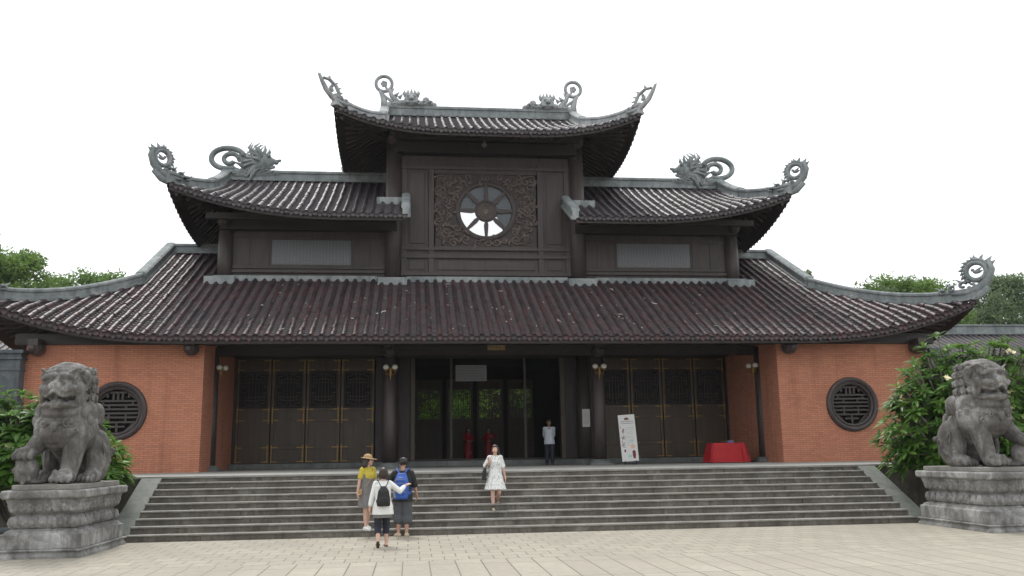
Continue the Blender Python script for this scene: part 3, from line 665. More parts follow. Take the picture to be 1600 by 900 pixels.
# beams along the fronts
def beam(x0, x1, y0, y1, z0, z1, m='wood_x', name='beam', bev=.01): b = MB(); b.box(x0, x1, y0, y1, z0, z1); return b.build(name, M[m], hall, bevel=bev)
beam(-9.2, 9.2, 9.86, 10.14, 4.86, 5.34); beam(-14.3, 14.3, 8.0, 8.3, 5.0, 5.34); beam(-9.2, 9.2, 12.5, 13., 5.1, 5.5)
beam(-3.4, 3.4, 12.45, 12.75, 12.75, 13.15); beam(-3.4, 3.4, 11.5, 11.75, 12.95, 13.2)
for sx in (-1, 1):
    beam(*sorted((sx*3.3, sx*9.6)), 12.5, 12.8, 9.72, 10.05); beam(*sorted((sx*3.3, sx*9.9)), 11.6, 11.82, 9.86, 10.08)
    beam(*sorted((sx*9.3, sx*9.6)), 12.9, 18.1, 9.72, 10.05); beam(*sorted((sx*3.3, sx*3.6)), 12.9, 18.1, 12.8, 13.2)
# ------------------------------------------------------------------ brick wings with round lattice windows and stone piers
WY = 8.1
def plate_with_hole(mb, x0, x1, z0, z1, cx, cz, r, y0, y1, n=48):
    """wall slab in the xz plane with a round hole"""
    ang = [2*math.pi*(i+.5)/n for i in range(n)]
    def edge(a):
        dx, dz = math.cos(a), math.sin(a); t = min([(x1-cx)/dx if dx > 1e-9 else 1e9, (x0-cx)/dx if dx < -1e-9 else 1e9, (z1-cz)/dz if dz > 1e-9 else 1e9, (z0-cz)/dz if dz < -1e-9 else 1e9]); return (cx+dx*t, cz+dz*t)
    # put exact corners in
    for cxx, czz in ((x0, z0), (x1, z0), (x1, z1), (x0, z1)): ang.append(math.atan2(czz-cz, cxx-cx) % (2*math.pi))
    ang = sorted(a % (2*math.pi) for a in ang); N = len(ang); I = [(cx+r*math.cos(a), cz+r*math.sin(a)) for a in ang]; O = [edge(a) for a in ang]
    vs = [(x, y0, z) for x, z in I]+[(x, y0, z) for x, z in O]+[(x, y1, z) for x, z in I]+[(x, y1, z) for x, z in O]; fs = []
    for i in range(N):
        j = (i+1) % N; fs += [(i, j, N+j, N+i), (2*N+i, 3*N+i, 3*N+j, 2*N+j), (i, 2*N+i, 2*N+j, j), (N+i, N+j, 3*N+j, 3*N+i)]
    return mb.add(vs, fs)
def ring_xz(mb, cx, y, cz, r, rad, flat, n=40):
    rs = []
    for i in range(n):
        a = 2*math.pi*i/n; c, s_ = math.cos(a), math.sin(a)
        rs.append([(cx+(r+rad*math.cos(b_))*c, y+flat*math.sin(b_), cz+(r+rad*math.cos(b_))*s_) for b_ in [math.pi/4+k*math.pi/4 for k in range(8)]])
    return mb.rings(rs+[rs[0]], cap=False)
RWX, RWZ, RWR = 11.35, 3.05, .84
for sx in (-1, 1):
    b = MB(); x0, x1 = sorted((sx*8.93, sx*14.0)); plate_with_hole(b, x0, x1, TZ, 5.3, sx*RWX, RWZ, RWR-.06, WY, WY+.3)
    x0, x1 = sorted((sx*8.93, sx*9.2)); b.box(x0, x1, WY+.302, 13.1, TZ, 5.3); x0, x1 = sorted((sx*13.7, sx*13.99)); b.box(x0, x1, WY+.302, 22.5, TZ, 5.3)
    b.build('brick_wall', M['brick'], hall)
    o = MB(); ring_xz(o, sx*RWX, WY-.0, RWZ, RWR-.05, .085, .10); ring_xz(o, sx*RWX, WY+.03, RWZ, RWR-.16, .06, .08); rw = o.build('round_window', M['wood_up'], hall)
    g = MB()                                                         # longevity-style lattice, symmetrical about its middle
    def bar(x0, z0, x1, z1, wd=.055):
        a, c = Vector((sx*RWX+x0, 0, RWZ+z0)), Vector((sx*RWX+x1, 0, RWZ+z1)); d = (c-a).normalized(); n = Vector((-d.z, 0, d.x))*wd/2; a = a-d*wd/2*.9; c = c+d*wd/2*.9
        y0 = WY+.06+bar.k*.0007; y1 = WY+.13-bar.k*.0005; bar.k += 1
        g.hexa([tuple(v)[:1]+(yy,)+tuple(v)[2:] for v in ()] or [(a.x-n.x, y0, a.z-n.z), (c.x-n.x, y0, c.z-n.z), (c.x-n.x, y1, c.z-n.z), (a.x-n.x, y1, a.z-n.z), (a.x+n.x, y0, a.z+n.z), (c.x+n.x, y0, c.z+n.z), (c.x+n.x, y1, c.z+n.z), (a.x+n.x, y1, a.z+n.z)])
    bar.k = 0
    for z in (.30, .18, .06, -.06, -.18, -.32): bar(-.58 if abs(z) < .25 else -.5, z, .58 if abs(z) < .25 else .5, z)
    bar(0, .30, 0, .55); bar(-.22, .55, .22, .55); bar(-.13, .55, -.13, .36); bar(.13, .55, .13, .36); bar(0, -.32, 0, -.62); bar(-.2, -.45, .2, -.45)
    for s2 in (-1, 1):
        bar(s2*.3, .60, s2*.3, .42); bar(s2*.3, .52, s2*.62, .28); bar(s2*.58, .18, s2*.66, .06); bar(s2*.62, .10, s2*.62, -.16); bar(s2*.5, -.32, s2*.2, -.64); bar(s2*.64, -.2, s2*.36, -.56); bar(s2*.24, .18, s2*.24, .06); bar(s2*.24, -.06, s2*.24, -.32); bar(s2*.42, .3, s2*.42, .18)
    g.build('lattice', M['wood_up'], rw)
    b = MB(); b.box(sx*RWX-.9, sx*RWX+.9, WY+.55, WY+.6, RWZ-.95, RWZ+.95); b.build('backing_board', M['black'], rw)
    # stone pier at the outer end
    b = MB(); px = sx*14.3; b.box(px-.3, px+.3, 7.75, 8.35, -.02, 4.55)
    b.box(px-.36, px+.36, 7.69, 8.41, 4.55, 4.62); b.box(px-.32, px+.32, 7.73, 8.37, 4.62, 4.72); b.box(px-.40, px+.40, 7.65, 8.45, 4.72, 4.82)
    b.box(px-.33, px+.33, 7.72, 8.38, 4.22, 4.28); b.box(px-.2, px+.2, 7.735, 7.75, 1.8, 4.0)
    b.build('stone_pier', M['pier'], hall, bevel=.012)
    for bx in (sx*9.25, sx*13.6):
        h = MB(); h.ell((bx, WY-.28, 4.86), (.22, .36, .22)); h.box(bx-.14, bx+.14, WY-.6, WY+.02, 4.9, 5.12); h.sph((bx, WY-.62, 4.84), .11); h.build('beam_head', M['wood_up'], hall)
# plinth step, interior
b = MB(); b.box(-8.9, 8.9, 12.2, 13.15, TZ, 1.43); b.build('plinth', M['plinth'], hall, bevel=.012)
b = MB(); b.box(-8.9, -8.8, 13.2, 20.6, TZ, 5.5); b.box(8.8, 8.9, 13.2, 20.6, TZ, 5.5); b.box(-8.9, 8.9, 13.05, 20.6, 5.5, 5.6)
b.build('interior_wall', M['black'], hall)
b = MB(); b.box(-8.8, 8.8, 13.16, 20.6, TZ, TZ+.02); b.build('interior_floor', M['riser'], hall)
# ------------------------------------------------------------------ panelled door leaves
LW, LH = 1.17, 3.62
def fret(mb, x0, x1, z0, z1, y, wd=.022, d=.03):
    cx, cz = (x0+x1)/2, (z0+z1)/2; W_, H_ = (x1-x0), (z1-z0); k = [0]
    def h(a, c, z):
        k[0] += 1; mb.box(cx+a*W_, cx+c*W_, y-d/2+k[0]*.00002, y+d/2, cz+z*H_-wd/2, cz+z*H_+wd/2)
    def v(x, a, c):
        k[0] += 1; mb.box(cx+x*W_-wd/2, cx+x*W_+wd/2, y-d/2-.0003-k[0]*.00002, y+d/2-.0005, cz+a*H_, cz+c*H_)
    for s in (-1, 1):
        v(s*.47, -.5, .5); h(-.48, .48, s*.47); v(s*.06, -.47, .47); v(s*.18, -.3, .3); h(-.18, .18, s*.30); h(-.3, .3, s*.2)
        for t in (-1, 1):
            v(s*.38, t*.08, t*.38); h(*sorted((s*.24, s*.38)), t*.38); v(s*.28, t*.12, t*.28); h(*sorted((s*.28, s*.47)), t*.08); h(*sorted((s*.18, s*.34)), t*.28); v(s*.33, t*.16, t*.22); h(*sorted((s*.06, s*.25)), t*.42)
def door_leaf(x, y, z, back=True):
    b = MB(); f = .10
    b.box(x, x+f, y, y+.09, z, z+LH); b.box(x+LW-f, x+LW, y, y+.09, z, z+LH)
    Zs = [0, .10, .47, .60, 1.42, 1.52, 1.80, 1.90, 3.18, 3.28, 3.52, 3.62]
    for i in range(0, len(Zs), 2): b.box(x+f+.001, x+LW-f-.001, y+.002, y+.088, z+Zs[i], z+Zs[i+1])
    for a, c in ((.10, .47), (.60, 1.42), (1.52, 1.80), (3.28, 3.52)): b.box(x+f+.001, x+LW-f-.001, y+.035, y+.06, z+a, z+c)
    o = b.build('door_leaf', M['wood_door'], hall, bevel=.004)
    g = MB(); fret(g, x+f+.01, x+LW-f-.01, z+1.91, z+3.17, y+.045, .022 if back else .026); g.build('lattice', M['wood_up'], o)
    if not back: return o
    if back:
        k = MB(); k.box(x+f, x+LW-f, y+.12, y+.13, z+1.88, z+3.2); k.build('backing', M['black'], o)
    for z0, z1, zs in ((.03, .62, (.05, .535)), (1.36, 1.93, (1.47, 1.85)), (3.1, 3.6, (3.23, 3.57))):
        for s, xa, xx in ((1, x+.012, x+.03), (-1, x+LW-.012, x+LW-.075)):     # one strap with its two arms
            br = MB(); br.box(xx, xx+.034, y-.0075, y-.0008, z+z0, z+z1)
            for zz in zs: br.box(*sorted((xa, xa+s*.25)), y-.006, y-.0003, z+zz-.017, z+zz+.017)
            br.build('brass_fitting', M['brass'], o)
    return o
DY = 12.8
for sx in (-1, 1):
    for i in range(4):
        x = -8.83+i*1.2 if sx < 0 else 4.06+i*1.2
        door_leaf(x, DY, 1.44)
    x0, x1 = sorted((sx*3.7, sx*8.93))
    beam(x0, x1, DY-.04, DY+.16, 5.07, 5.5, 'wood_x', 'door_lintel')
    for xx in ((-8.93, -8.84), (-4.02, -3.70)) if sx < 0 else ((8.87, 8.93), (3.70, 4.05)): beam(xx[0], xx[1], DY-.02, DY+.14, 1.43, 5.07, 'wood', 'door_jamb')
    beam(*sorted((sx*2.62, sx*2.78)), DY-.1, DY+.2, 1.43, 5.07, 'wood_door', 'door_jamb'); beam(*sorted((sx*2.785, sx*3.3)), DY-.02, DY+.1, 1.43, 5.07, 'wood', 'door_jamb')
    beam(sx*1.335-.045, sx*1.335+.045, DY-.03, DY+.06, 1.43, 5.07, 'post', 'door_post')
beam(-3.3, 3.3, DY-.06, DY+.16, 5.072, 5.5, 'wood_x', 'door_lintel'); beam(-2.62, 2.62, DY-.05, DY+.12, 1.43, 1.50, 'wood_x', 'threshold')
for i in range(4): door_leaf(-2.66+1.36*i+.1, 20.5, 1.30, back=False)
b = MB()
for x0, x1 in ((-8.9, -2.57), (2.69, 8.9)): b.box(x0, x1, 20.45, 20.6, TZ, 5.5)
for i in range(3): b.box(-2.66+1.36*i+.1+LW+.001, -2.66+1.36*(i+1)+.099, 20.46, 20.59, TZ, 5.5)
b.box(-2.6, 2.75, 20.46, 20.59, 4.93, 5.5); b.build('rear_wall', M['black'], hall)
# ------------------------------------------------------------------ middle storey walls with pale screens
for sx in (-1, 1):
    def X(a, c): return sorted((sx*a, sx*c))
    b = MB(); b.box(*X(3.42, 9.3), 12.95, 13.1, 7.7, 8.52); b.box(*X(3.42, 9.3), 12.95, 13.1, 9.44, 10.0); b.box(*X(3.42, 4.98), 12.95, 13.1, 8.52, 9.44); b.box(*X(7.82, 9.3), 12.95, 13.1, 8.52, 9.44)
    b.box(*X(9.2, 9.35), 13.1, 18.1, 7.7, 10.0); b.box(*X(3.42, 9.3), 18.0, 18.15, 7.7, 10)
    for z0, z1, d in ((8.20, 8.30, .10), (8.36, 8.44, .06), (9.50, 9.58, .05)): b.box(*X(3.7, 9.2), 12.95-d, 12.949, z0, z1)
    for x in (4.2, 4.9, 7.9, 8.6): b.box(*X(x, x+.07), 12.925, 12.949, 8.441, 9.499)
    b.build('storey_wall', M['wood_up'], hall, bevel=.006)
    b = MB(); b.box(*X(4.98, 7.82), 12.97, 13.0, 8.52, 9.44); wn = b.build('window_screen', M['frost'], hall)
    f = MB()
    for i in range(1, 24): x = sx*(4.98+2.84*i/24); f.box(x-.014, x+.014, 12.955, 12.969, 8.53, 9.43)
    f.box(sx*6.4-.015, sx*6.4+.015, 12.95, 12.968, 8.53, 9.43); f.box(*X(4.98, 7.82), 12.951, 12.968, 8.60, 8.615); f.build('glazing_bar', M['grey_metal'], wn)
# ------------------------------------------------------------------ tower: pierced panel with a wheel window, seen through to the far side
WZ, WRAD = 10.63, 1.05
def spiral(mb, cx, cz, r, a0, dirn, y, turns=1.4, t=.035):
    n = 16; mb.tube([(cx+r*(1-.8*i/n)*math.cos(a0+dirn*2*math.pi*turns*i/n), y, cz+r*(1-.8*i/n)*math.sin(a0+dirn*2*math.pi*turns*i/n)) for i in range(n+1)], t, 6, flat=.03, up=(0, 1, 0))
def tower_face(y0, front):
    s = 1 if front else -1; b = MB()
    WZ_ = WZ if front else 11.05; plate_with_hole(b, -1.9, 1.9, 9.24, 12.04 if front else 12.5, 0, WZ_, WRAD if front else 1.25, y0, y0+.08)
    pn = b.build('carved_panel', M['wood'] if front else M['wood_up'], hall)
    if front:
        c = MB(); rr = random.Random(11)
        pts = []
        for _ in range(900):
            x, z = rr.uniform(-1.8, 1.8), rr.uniform(9.34, 11.94); d = math.hypot(x, z-WZ)
            if d < WRAD+.2: continue
            if all(math.hypot(x-a, z-e) > .23 for a, e in pts): pts.append((x, z))
        for x, z in pts:
            r = rr.uniform(.12, .19); spiral(c, x, z, r, rr.uniform(0, 6.28), rr.choice((-1, 1)), y0-.02, rr.uniform(1.1, 1.7), rr.uniform(.028, .04))
            a = rr.uniform(0, 6.28); c.tube([(x+r*math.cos(a), y0-.03, z+r*math.sin(a)), (x+1.7*r*math.cos(a+.5), y0-.05, z+1.7*r*math.sin(a+.5)), (x+2.1*r*math.cos(a+1), y0-.01, z+2.1*r*math.sin(a+1))], [.05, .06, .01], 6, flat=.035, up=(0, 1, 0))
        c.build('cloud_carving', M['wood_carved'], pn, smooth=True)
    if not front: WRAD_, WZf = 1.25, 11.05
    else: WRAD_, WZf = WRAD, WZ
    wh = MB(); ring_xz(wh, 0, y0+.02, WZf, WRAD_+.02, .10, .09, 48); ring_xz(wh, 0, y0+.03, WZf, .36, .07, .07, 32) if front else None
    for k in range(8) if front else ():
        a = math.pi/2+k*math.pi/4; d = Vector((math.cos(a), 0, math.sin(a))); n = Vector((-d.z, 0, d.x)); y = y0
        for sgn in (1,):
            rs = []
            for r, wd in ((.40, .05), (.55, .085), (.78, .07), (WRAD_, .04)):
                cpt = Vector((0, y, WZf))+d*r; rs.append([tuple(cpt-n*wd+Vector((0, -.03, 0))), tuple(cpt+n*wd+Vector((0, -.03, 0))), tuple(cpt+n*wd+Vector((0, .05, 0))), tuple(cpt-n*wd+Vector((0, .05, 0)))])
            wh.rings(rs)
    w_ = wh.build('wheel_window', M['wood_up'], hall)
    hb = MB(); rs = []
    hb.rings([[(.33*math.cos(2*math.pi*j/28), yy, WZf+.33*math.sin(2*math.pi*j/28)) for j in range(28)] for yy in (y0, y0+.05)]); hub = hb.build('hub', M['wood_carved'], w_) if front else None
    if front:
        c = MB()
        for k in range(7): spiral(c, .2*math.cos(k), WZ+.2*math.sin(k)*(.3+.7*(k > 0)), .11, k*1.3, 1, y0-.012, 1.3, .02)
        c.build('hub_carving', M['wood_carved'], hub)
    if front: gl = MB(); gl.rings([[((WRAD-.01)*math.cos(2*math.pi*j/40), yy, WZ+(WRAD-.01)*math.sin(2*math.pi*j/40)) for j in range(40)] for yy in (y0+.055, y0+.061)]); gl.build('glass', M['grey_sheen'], w_)
    # frame around
    f = MB(); yy = y0-.02
    f.box(-3.3, -2.15, y0+.0, y0+.1, 8.1, 12.75); f.box(2.15, 3.3, y0+.0, y0+.1, 8.1, 12.75); f.box(-2.149, 2.149, y0+.003, y0+.1, 8.1, 9.2); f.box(-2.149, 2.149, y0+.003, y0+.1, 12.08 if front else 12.501, 12.75)
    for x in (-2.15, 1.95, -3.15, 2.98): f.box(x, x+.2, y0-.08, y0-.001, 8.2, 12.5)
    for z, dz in ((8.12, .12), (8.78, .14), (12.2, .14), (9.08, .10)): f.box(-3.2, 3.2, y0-.11, y0-.0815 if z != 9.08 else y0-.083, z, z+dz)
    f.box(-1.94, 1.94, y0-.06, y0-.001, 9.1, 9.24); f.box(-1.94, 1.94, y0-.06, y0-.001, 12.04, 12.199)
    for x0, x1 in ((-2.85, -2.3), (2.3, 2.85)): f.box(x0, x1, y0-.04, y0-.001, 9.35, 12.05); f.box(x0, x1, y0-.04, y0-.001, 8.35, 8.70)
    f.box(-1.8, 1.8, y0-.04, y0-.001, 8.35, 8.70)
    f.build('panel_frame', M['wood_up'], hall, bevel=.01)
tower_face(12.9, True); tower_face(18.1, False)
b = MB(); b.box(-3.4, -3.3, 12.9, 18.2, 8, 13.1); b.box(3.3, 3.4, 12.9, 18.2, 8, 13.1); b.box(-3.3, 3.3, 12.9, 18.2, 8.0, 8.09); b.box(-3.3, 3.3, 13.01, 18.09, 13.12, 13.2); b.build('tower_wall', M['wood_up'], hall); b = MB(); b.box(-3.29, 3.29, 13.02, 18.08, 12.6, 12.7); b.build('ceiling', M['ceiling'], hall)

# dry leaves and twigs caught on the lower roof
b = MB(); rr = random.Random(17)
for k in range(90):
    x = rr.uniform(-8, 8); y = rr.uniform(7.6, 12.0); z = float(R1.z(x, y))+.125; a = rr.uniform(0, 6.28); L = rr.uniform(.012, .045) if k % 9 else rr.uniform(.06, .13)
    pts = [(x+L*(i-1)*math.cos(a+.5*i), y+L*(i-1)*math.sin(a+.5*i), float(R1.z(x, y+L*(i-1)*math.sin(a+.5*i)))+.115) for i in range(3)]
    b.tube(pts, rr.uniform(.005, .011), 5)
tag(b.build('roof_litter', M['litter']), 'pale dry twigs and leaves scattered over the lower tiled roof', 'litter', kind='stuff')
# ------------------------------------------------------------------ stone lions on carved pedestals
def lion_mesh():
    b = MB(); E, C, S = b.ell, b.cap, b.sph
    # rump, thighs and rear feet
    E((0, .52, .52), (.50, .50, .54)); C((0, .0, .95), (0, .5, .6), .50, .50)
    for s in (-1, 1):
        E((s*.47, .42, .46), (.23, .46, .48), Matrix.Rotation(R(-12), 3, 'X')); E((s*.52, .10, .12), (.17, .34, .13))
        for k in range(4): C((s*.52+(k-1.5)*.085, -.16, .10), (s*.52+(k-1.5)*.095, -.25, .06), .062, .055, 8)
        for k in range(6): S((s*.66, .78-.08*k, .55+.06*math.sin(k*1.1)-.05*k), .06, 8, 6)
    # barrel chest and belly
    E((0, -.18, .99), (.66, .54, .45)); E((0, -.36, .86), (.54, .40, .32)); E((0, .10, .85), (.56, .5, .45))
    for s in (-1, 1): E((s*.42, -.22, .95), (.24, .34, .34))
    # straight fore leg (inner side) and its paw
    C((.34, -.36, .80), (.31, -.58, .20), .25, .18); E((.30, -.70, .12), (.215, .25, .14))
    for k in range(4): C((.30+(k-1.5)*.105, -.80, .14), (.30+(k-1.5)*.115, -.93, .085), .075, .066, 9)
    for k in range(4): S((.30+(k-1.5)*.11, -.83, .185), .062, 8, 6)
    C((.42, -.3, .85), (.40, -.46, .35), .10, .06)
    # raised fore leg, paw resting on the ball
    C((-.36, -.38, .80), (-.50, -.62, .58), .22, .15); E((-.53, -.72, .53), (.215, .22, .12))
    for k in range(4): C((-.53+(k-1.5)*.10, -.82, .54), (-.53+(k-1.5)*.115, -.94, .47), .072, .062, 9)
    # mantle over the shoulders with curled flaps and collar bell
    E((0, -.20, 1.25), (.55, .52, .18)); E((0, -.52, 1.20), (.42, .22, .13)); 
    for s in (-1, 1):
        E((s*.50, -.22, 1.20), (.16, .30, .22)); S((s*.58, -.36, 1.08), .10); S((s*.60, -.18, 1.05), .09); E((s*.46, .22, 1.22), (.16, .26, .2)); S((s*.5, .36, 1.1), .09)
    b.tube([(.52*math.sin(R(a)), -.22-.51*math.cos(R(a)), 1.08-.05*math.cos(R(a))) for a in range(-80, 81, 10)], .035, 8); S((0, -.76, .98), .085); S((0, -.79, .90), .03)
    # head
    E((0, -.30, 1.66), (.46, .46, .36)); E((0, -.2, 1.80), (.48, .46, .24)); E((0, -.20, 1.92), (.46, .48, .20)); E((0, -.05, 1.62), (.46, .36, .42)); E((0, -.32, 2.02), (.24, .26, .10))
    C((-.28, -.58, 1.86), (.28, -.58, 1.86), .10, .10)
    for s in (-1, 1):
        E((s*.20, -.70, 1.83), (.19, .11, .065), Matrix.Rotation(R(s*14), 3, 'Y'))       # brow
        S((s*.19, -.70, 1.745), .068); b.tube([(s*(.19+.10*math.cos(R(a))), -.725, 1.745+.075*math.sin(R(a))) for a in range(0, 361, 30)], .018, 6)
        E((s*.18, -.72, 1.60), (.22, .17, .085), Matrix.Rotation(R(s*-14), 3, 'Y'))       # upper lip
        E((s*.36, -.50, 1.62), (.13, .20, .14)); E((s*.38, -.42, 1.48), (.11, .20, .18))   # cheek and jaw hinge
        S((s*.44, -.38, 1.86), .11); E((s*.47, -.30, 1.80), (.06, .13, .12))               # ear
        for k in range(4): b.cone((s*(.10+.075*k), -.76+.03*k, 1.545), (s*(.10+.075*k), -.78+.03*k, 1.47), .035)
    E((0, -.82, 1.67), (.15, .10, .085)); S((-.09, -.86, 1.65), .06); S((.09, -.86, 1.65), .06); C((0, -.72, 1.72), (0, -.62, 1.84), .085, .09)
    E((0, -.50, 1.33), (.42, .36, .085)); E((0, -.74, 1.34), (.32, .14, .065)); E((0, -.30, 1.45), (.38, .25, .14))
    w_ = [(x, -.80+.42*(x/.4)**2, 1.365+.03*math.cos(x*22)) for x in np.linspace(-.40, .40, 21)]; b.tube(w_, .036, 7)
    w_ = [(x, -.88+.40*(x/.42)**2, 1.55+.03*math.cos(x*18)-.06*(abs(x)/.42)) for x in np.linspace(-.42, .42, 21)]; b.tube(w_, .036, 7)
    E((0, -.62, 1.42), (.16, .20, .035)); S((.0, -.72, 1.47), .06)
    # curled mane round the head and down the nape
    for row, (rad, n, z0) in enumerate(((.44, 11, 1.95), (.49, 12, 1.80), (.50, 12, 1.64), (.50, 12, 1.48), (.47, 11, 1.34))):
        for k in range(n):
            a = R(-32+244*k/(n-1)); S((rad*math.cos(a), -.12+rad*.9*math.sin(a), z0), .084, 9, 7)
            o_ = Vector((math.cos(a), math.sin(a), 0)); s_ = Vector((-math.sin(a), math.cos(a), 0)); c_ = Vector((rad*math.cos(a), -.12+rad*.9*math.sin(a), z0))
            b.tube([tuple(c_+o_*(.070+.012*i/9)+(s_*math.cos(i*.75+k)+Vector((0, 0, math.sin(i*.75+k))))*(.075-.0065*i)) for i in range(10)], .017, 6)
    for s in (-1, 1):                                                    # carved scrolls on chest and haunch
        for (x, y, z, r) in ((.26, -.70, 1.02, .10), (.40, -.60, .88, .08)): b.tube([(s*(x+(r-.007*i)*math.cos(i*.7)), y-.03, z+(r-.007*i)*math.sin(i*.7)) for i in range(12)], .02, 6)
        for k in range(5): b.tube([(s*.68, .15+.09*k, .70-.05*k), (s*.71, .22+.09*k, .50-.03*k), (s*.66, .24+.08*k, .30)], .022, 6)
        for k in range(3): b.tube([(s*(.24+.05*k), -.74+.02*k, 1.90+.03*k), (s*(.34+.04*k), -.62, 1.92+.03*k), (s*(.42+.02*k), -.46, 1.93)], .022, 6)
    for k in range(5): S((.0+(k-2)*.13, .40, 1.25-.02*abs(k-2)), .085, 9, 7)
    for k, (x, z) in enumerate(((0, 1.0), (.12, .92), (-.12, .92), (0, .78))): E((x, .95, z), (.10, .09, .16))
    b.tube([(0, .95, .4), (.08, 1.03, .65), (-.04, 1.05, .9), (.05, .98, 1.12)], [.10, .12, .12, .03], 8)
    return b
def pedestal(sx, lab):
    p = empty('carved_pedestal', (sx*9.14, -1.4, 0), lab, 'pedestal', 'carved pedestals under the stone lions')
    hx, hy = .67, 1.2
    def tier(name, prof, mat='granite'):
        b = MB(); rs = []
        for d, z in prof: rs.append([(-(hx-d), -(hy-d), z), (hx-d, -(hy-d), z), (hx-d, hy-d, z), (-(hx-d), hy-d, z)])
        return b.rings(rs)
    tier('foot', [(-.05, -.01), (-.05, .05), (-.02, .07), (-.02, .10), (-.06, .12), (-.06, .15)]).build('foot_slab', M['granite'], p, bevel=.012)
    tier('base', [(.0, .151), (.0, .40), (.05, .42), (.05, .445), (.11, .47), (.12, .49)]).build('base_block', M['granite'], p, bevel=.012)
    w_ = tier('waist', [(.14, .49), (.10, .52), (.09, .58), (.13, .68), (.17, .72), (.15, .74), (.10, .78), (.09, .86), (.05, .98), (.05, 1.0)])
    def petals(z, inset, hh, rr_, n1, n2, up):
        for s in (-1, 1):
            for k in range(n1): w_.ell((-(hx-inset-.08)+(2*(hx-inset-.08))*k/(n1-1), s*(hy-inset), z), (rr_, .045, hh)); w_.ell((-(hx-inset-.08)+(2*(hx-inset-.08))*k/(n1-1), s*(hy-inset+.03), z-.2*hh*up), (rr_*.45, .035, hh*.45))
            for k in range(n2): w_.ell((s*(hx-inset), -(hy-inset-.08)+(2*(hy-inset-.08))*k/(n2-1), z), (.045, rr_, hh)); w_.ell((s*(hx-inset+.03), -(hy-inset-.08)+(2*(hy-inset-.08))*k/(n2-1), z-.2*hh*up), (.035, rr_*.45, hh*.45))
    petals(.60, .105, .10, .095, 7, 11, 1); petals(.87, .095, .10, .085, 8, 12, -1)
    w_.build('lotus_waist', M['granite'], p)
    tier('cornice', [(.0, 1.001), (-.03, 1.03), (-.03, 1.13), (-.01, 1.15)]).build('cornice', M['granite'], p, bevel=.015)
    tier('top', [(.10, 1.151), (.10, 1.245)]).build('top_slab', M['tread'], p, bevel=.012)
    return p
pedestal(-1, 'carved stone pedestal with lotus bands under the lion at the photo\'s left edge'); pedestal(1, 'carved stone pedestal with lotus bands under the lion at the photo\'s right edge')
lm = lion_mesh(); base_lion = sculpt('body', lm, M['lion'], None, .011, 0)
bb = MB(); bb.sph((-.53, -.70, .235), .245, 24, 16); bb.ell((-.53, -.88, .24), (.10, .08, .10)); bb.ell((-.36, -.62, .04), (.2, .2, .05))
for k in range(8): bb.ell((-.53+.2*math.cos(k*.785), -.70-.13, .235+.2*math.sin(k*.785)), (.05, .05, .05), n=8, m=6)
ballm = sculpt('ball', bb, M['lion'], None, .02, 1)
lions = []
for sx, lab in ((-1, 'grey stone guardian lion with paw on ball, on the pedestal at the photo\'s left edge'), (1, 'grey stone guardian lion with paw on ball, on the pedestal at the photo\'s right edge')):
    l = empty('stone_lion', (sx*9.12, -1.6, 1.243), lab, 'lion statue', 'pair of stone guardian lions'); lions.append(l)
    if sx < 0: base_lion.parent = l; ballm.parent = l
    else:
        for src in (base_lion, ballm):                                # the right lion is the left one's mirror image
            me = src.data.copy(); bm = bmesh.new(); bm.from_mesh(me)
            for v in bm.verts: v.co.x *= -1
            bmesh.ops.reverse_faces(bm, faces=bm.faces[:]); bm.to_mesh(me); bm.free()
            o = bpy.data.objects.new(src.name.split('.')[0], me); col.objects.link(o); o.parent = l
    l.scale = (.82, .90, 1.05)
lions[0].rotation_euler.z = R(-4); lions[1].rotation_euler.z = R(5)

# ------------------------------------------------------------------ foliage
def branch_tree(mb, base, height, r0, n, spread, rr, first=.35):
    """trunk with limbs; returns limb tips"""
    tips = []; bx, by, bz = base
    trunk = [(bx, by, bz), (bx+rr.uniform(-.1, .1), by+rr.uniform(-.1, .1), bz+height*first*.5), (bx+rr.uniform(-.15, .15), by+rr.uniform(-.15, .15), bz+height*first)]
    top = (trunk[-1][0]+rr.uniform(-.2, .2), trunk[-1][1]+rr.uniform(-.2, .2), bz+height*.85)
    mb.tube(trunk+[top], [r0, r0*.85, r0*.7, r0*.15], 8)
    for k in range(n):
        t = rr.uniform(0, 1); s0 = Vector(trunk[-1]).lerp(Vector(top), t*.8); a = 2*math.pi*k/n+rr.uniform(-.4, .4); L = spread*rr.uniform(.6, 1)*(1-.35*t)
        e = s0+Vector((math.cos(a)*L, math.sin(a)*L, height*rr.uniform(.12, .35))); m_ = s0.lerp(e, .5)+Vector((0, 0, -.06*L))
        mb.tube([tuple(s0), tuple(m_), tuple(e)], [r0*.38, r0*.25, r0*.08], 6); tips.append(e)
    return tips
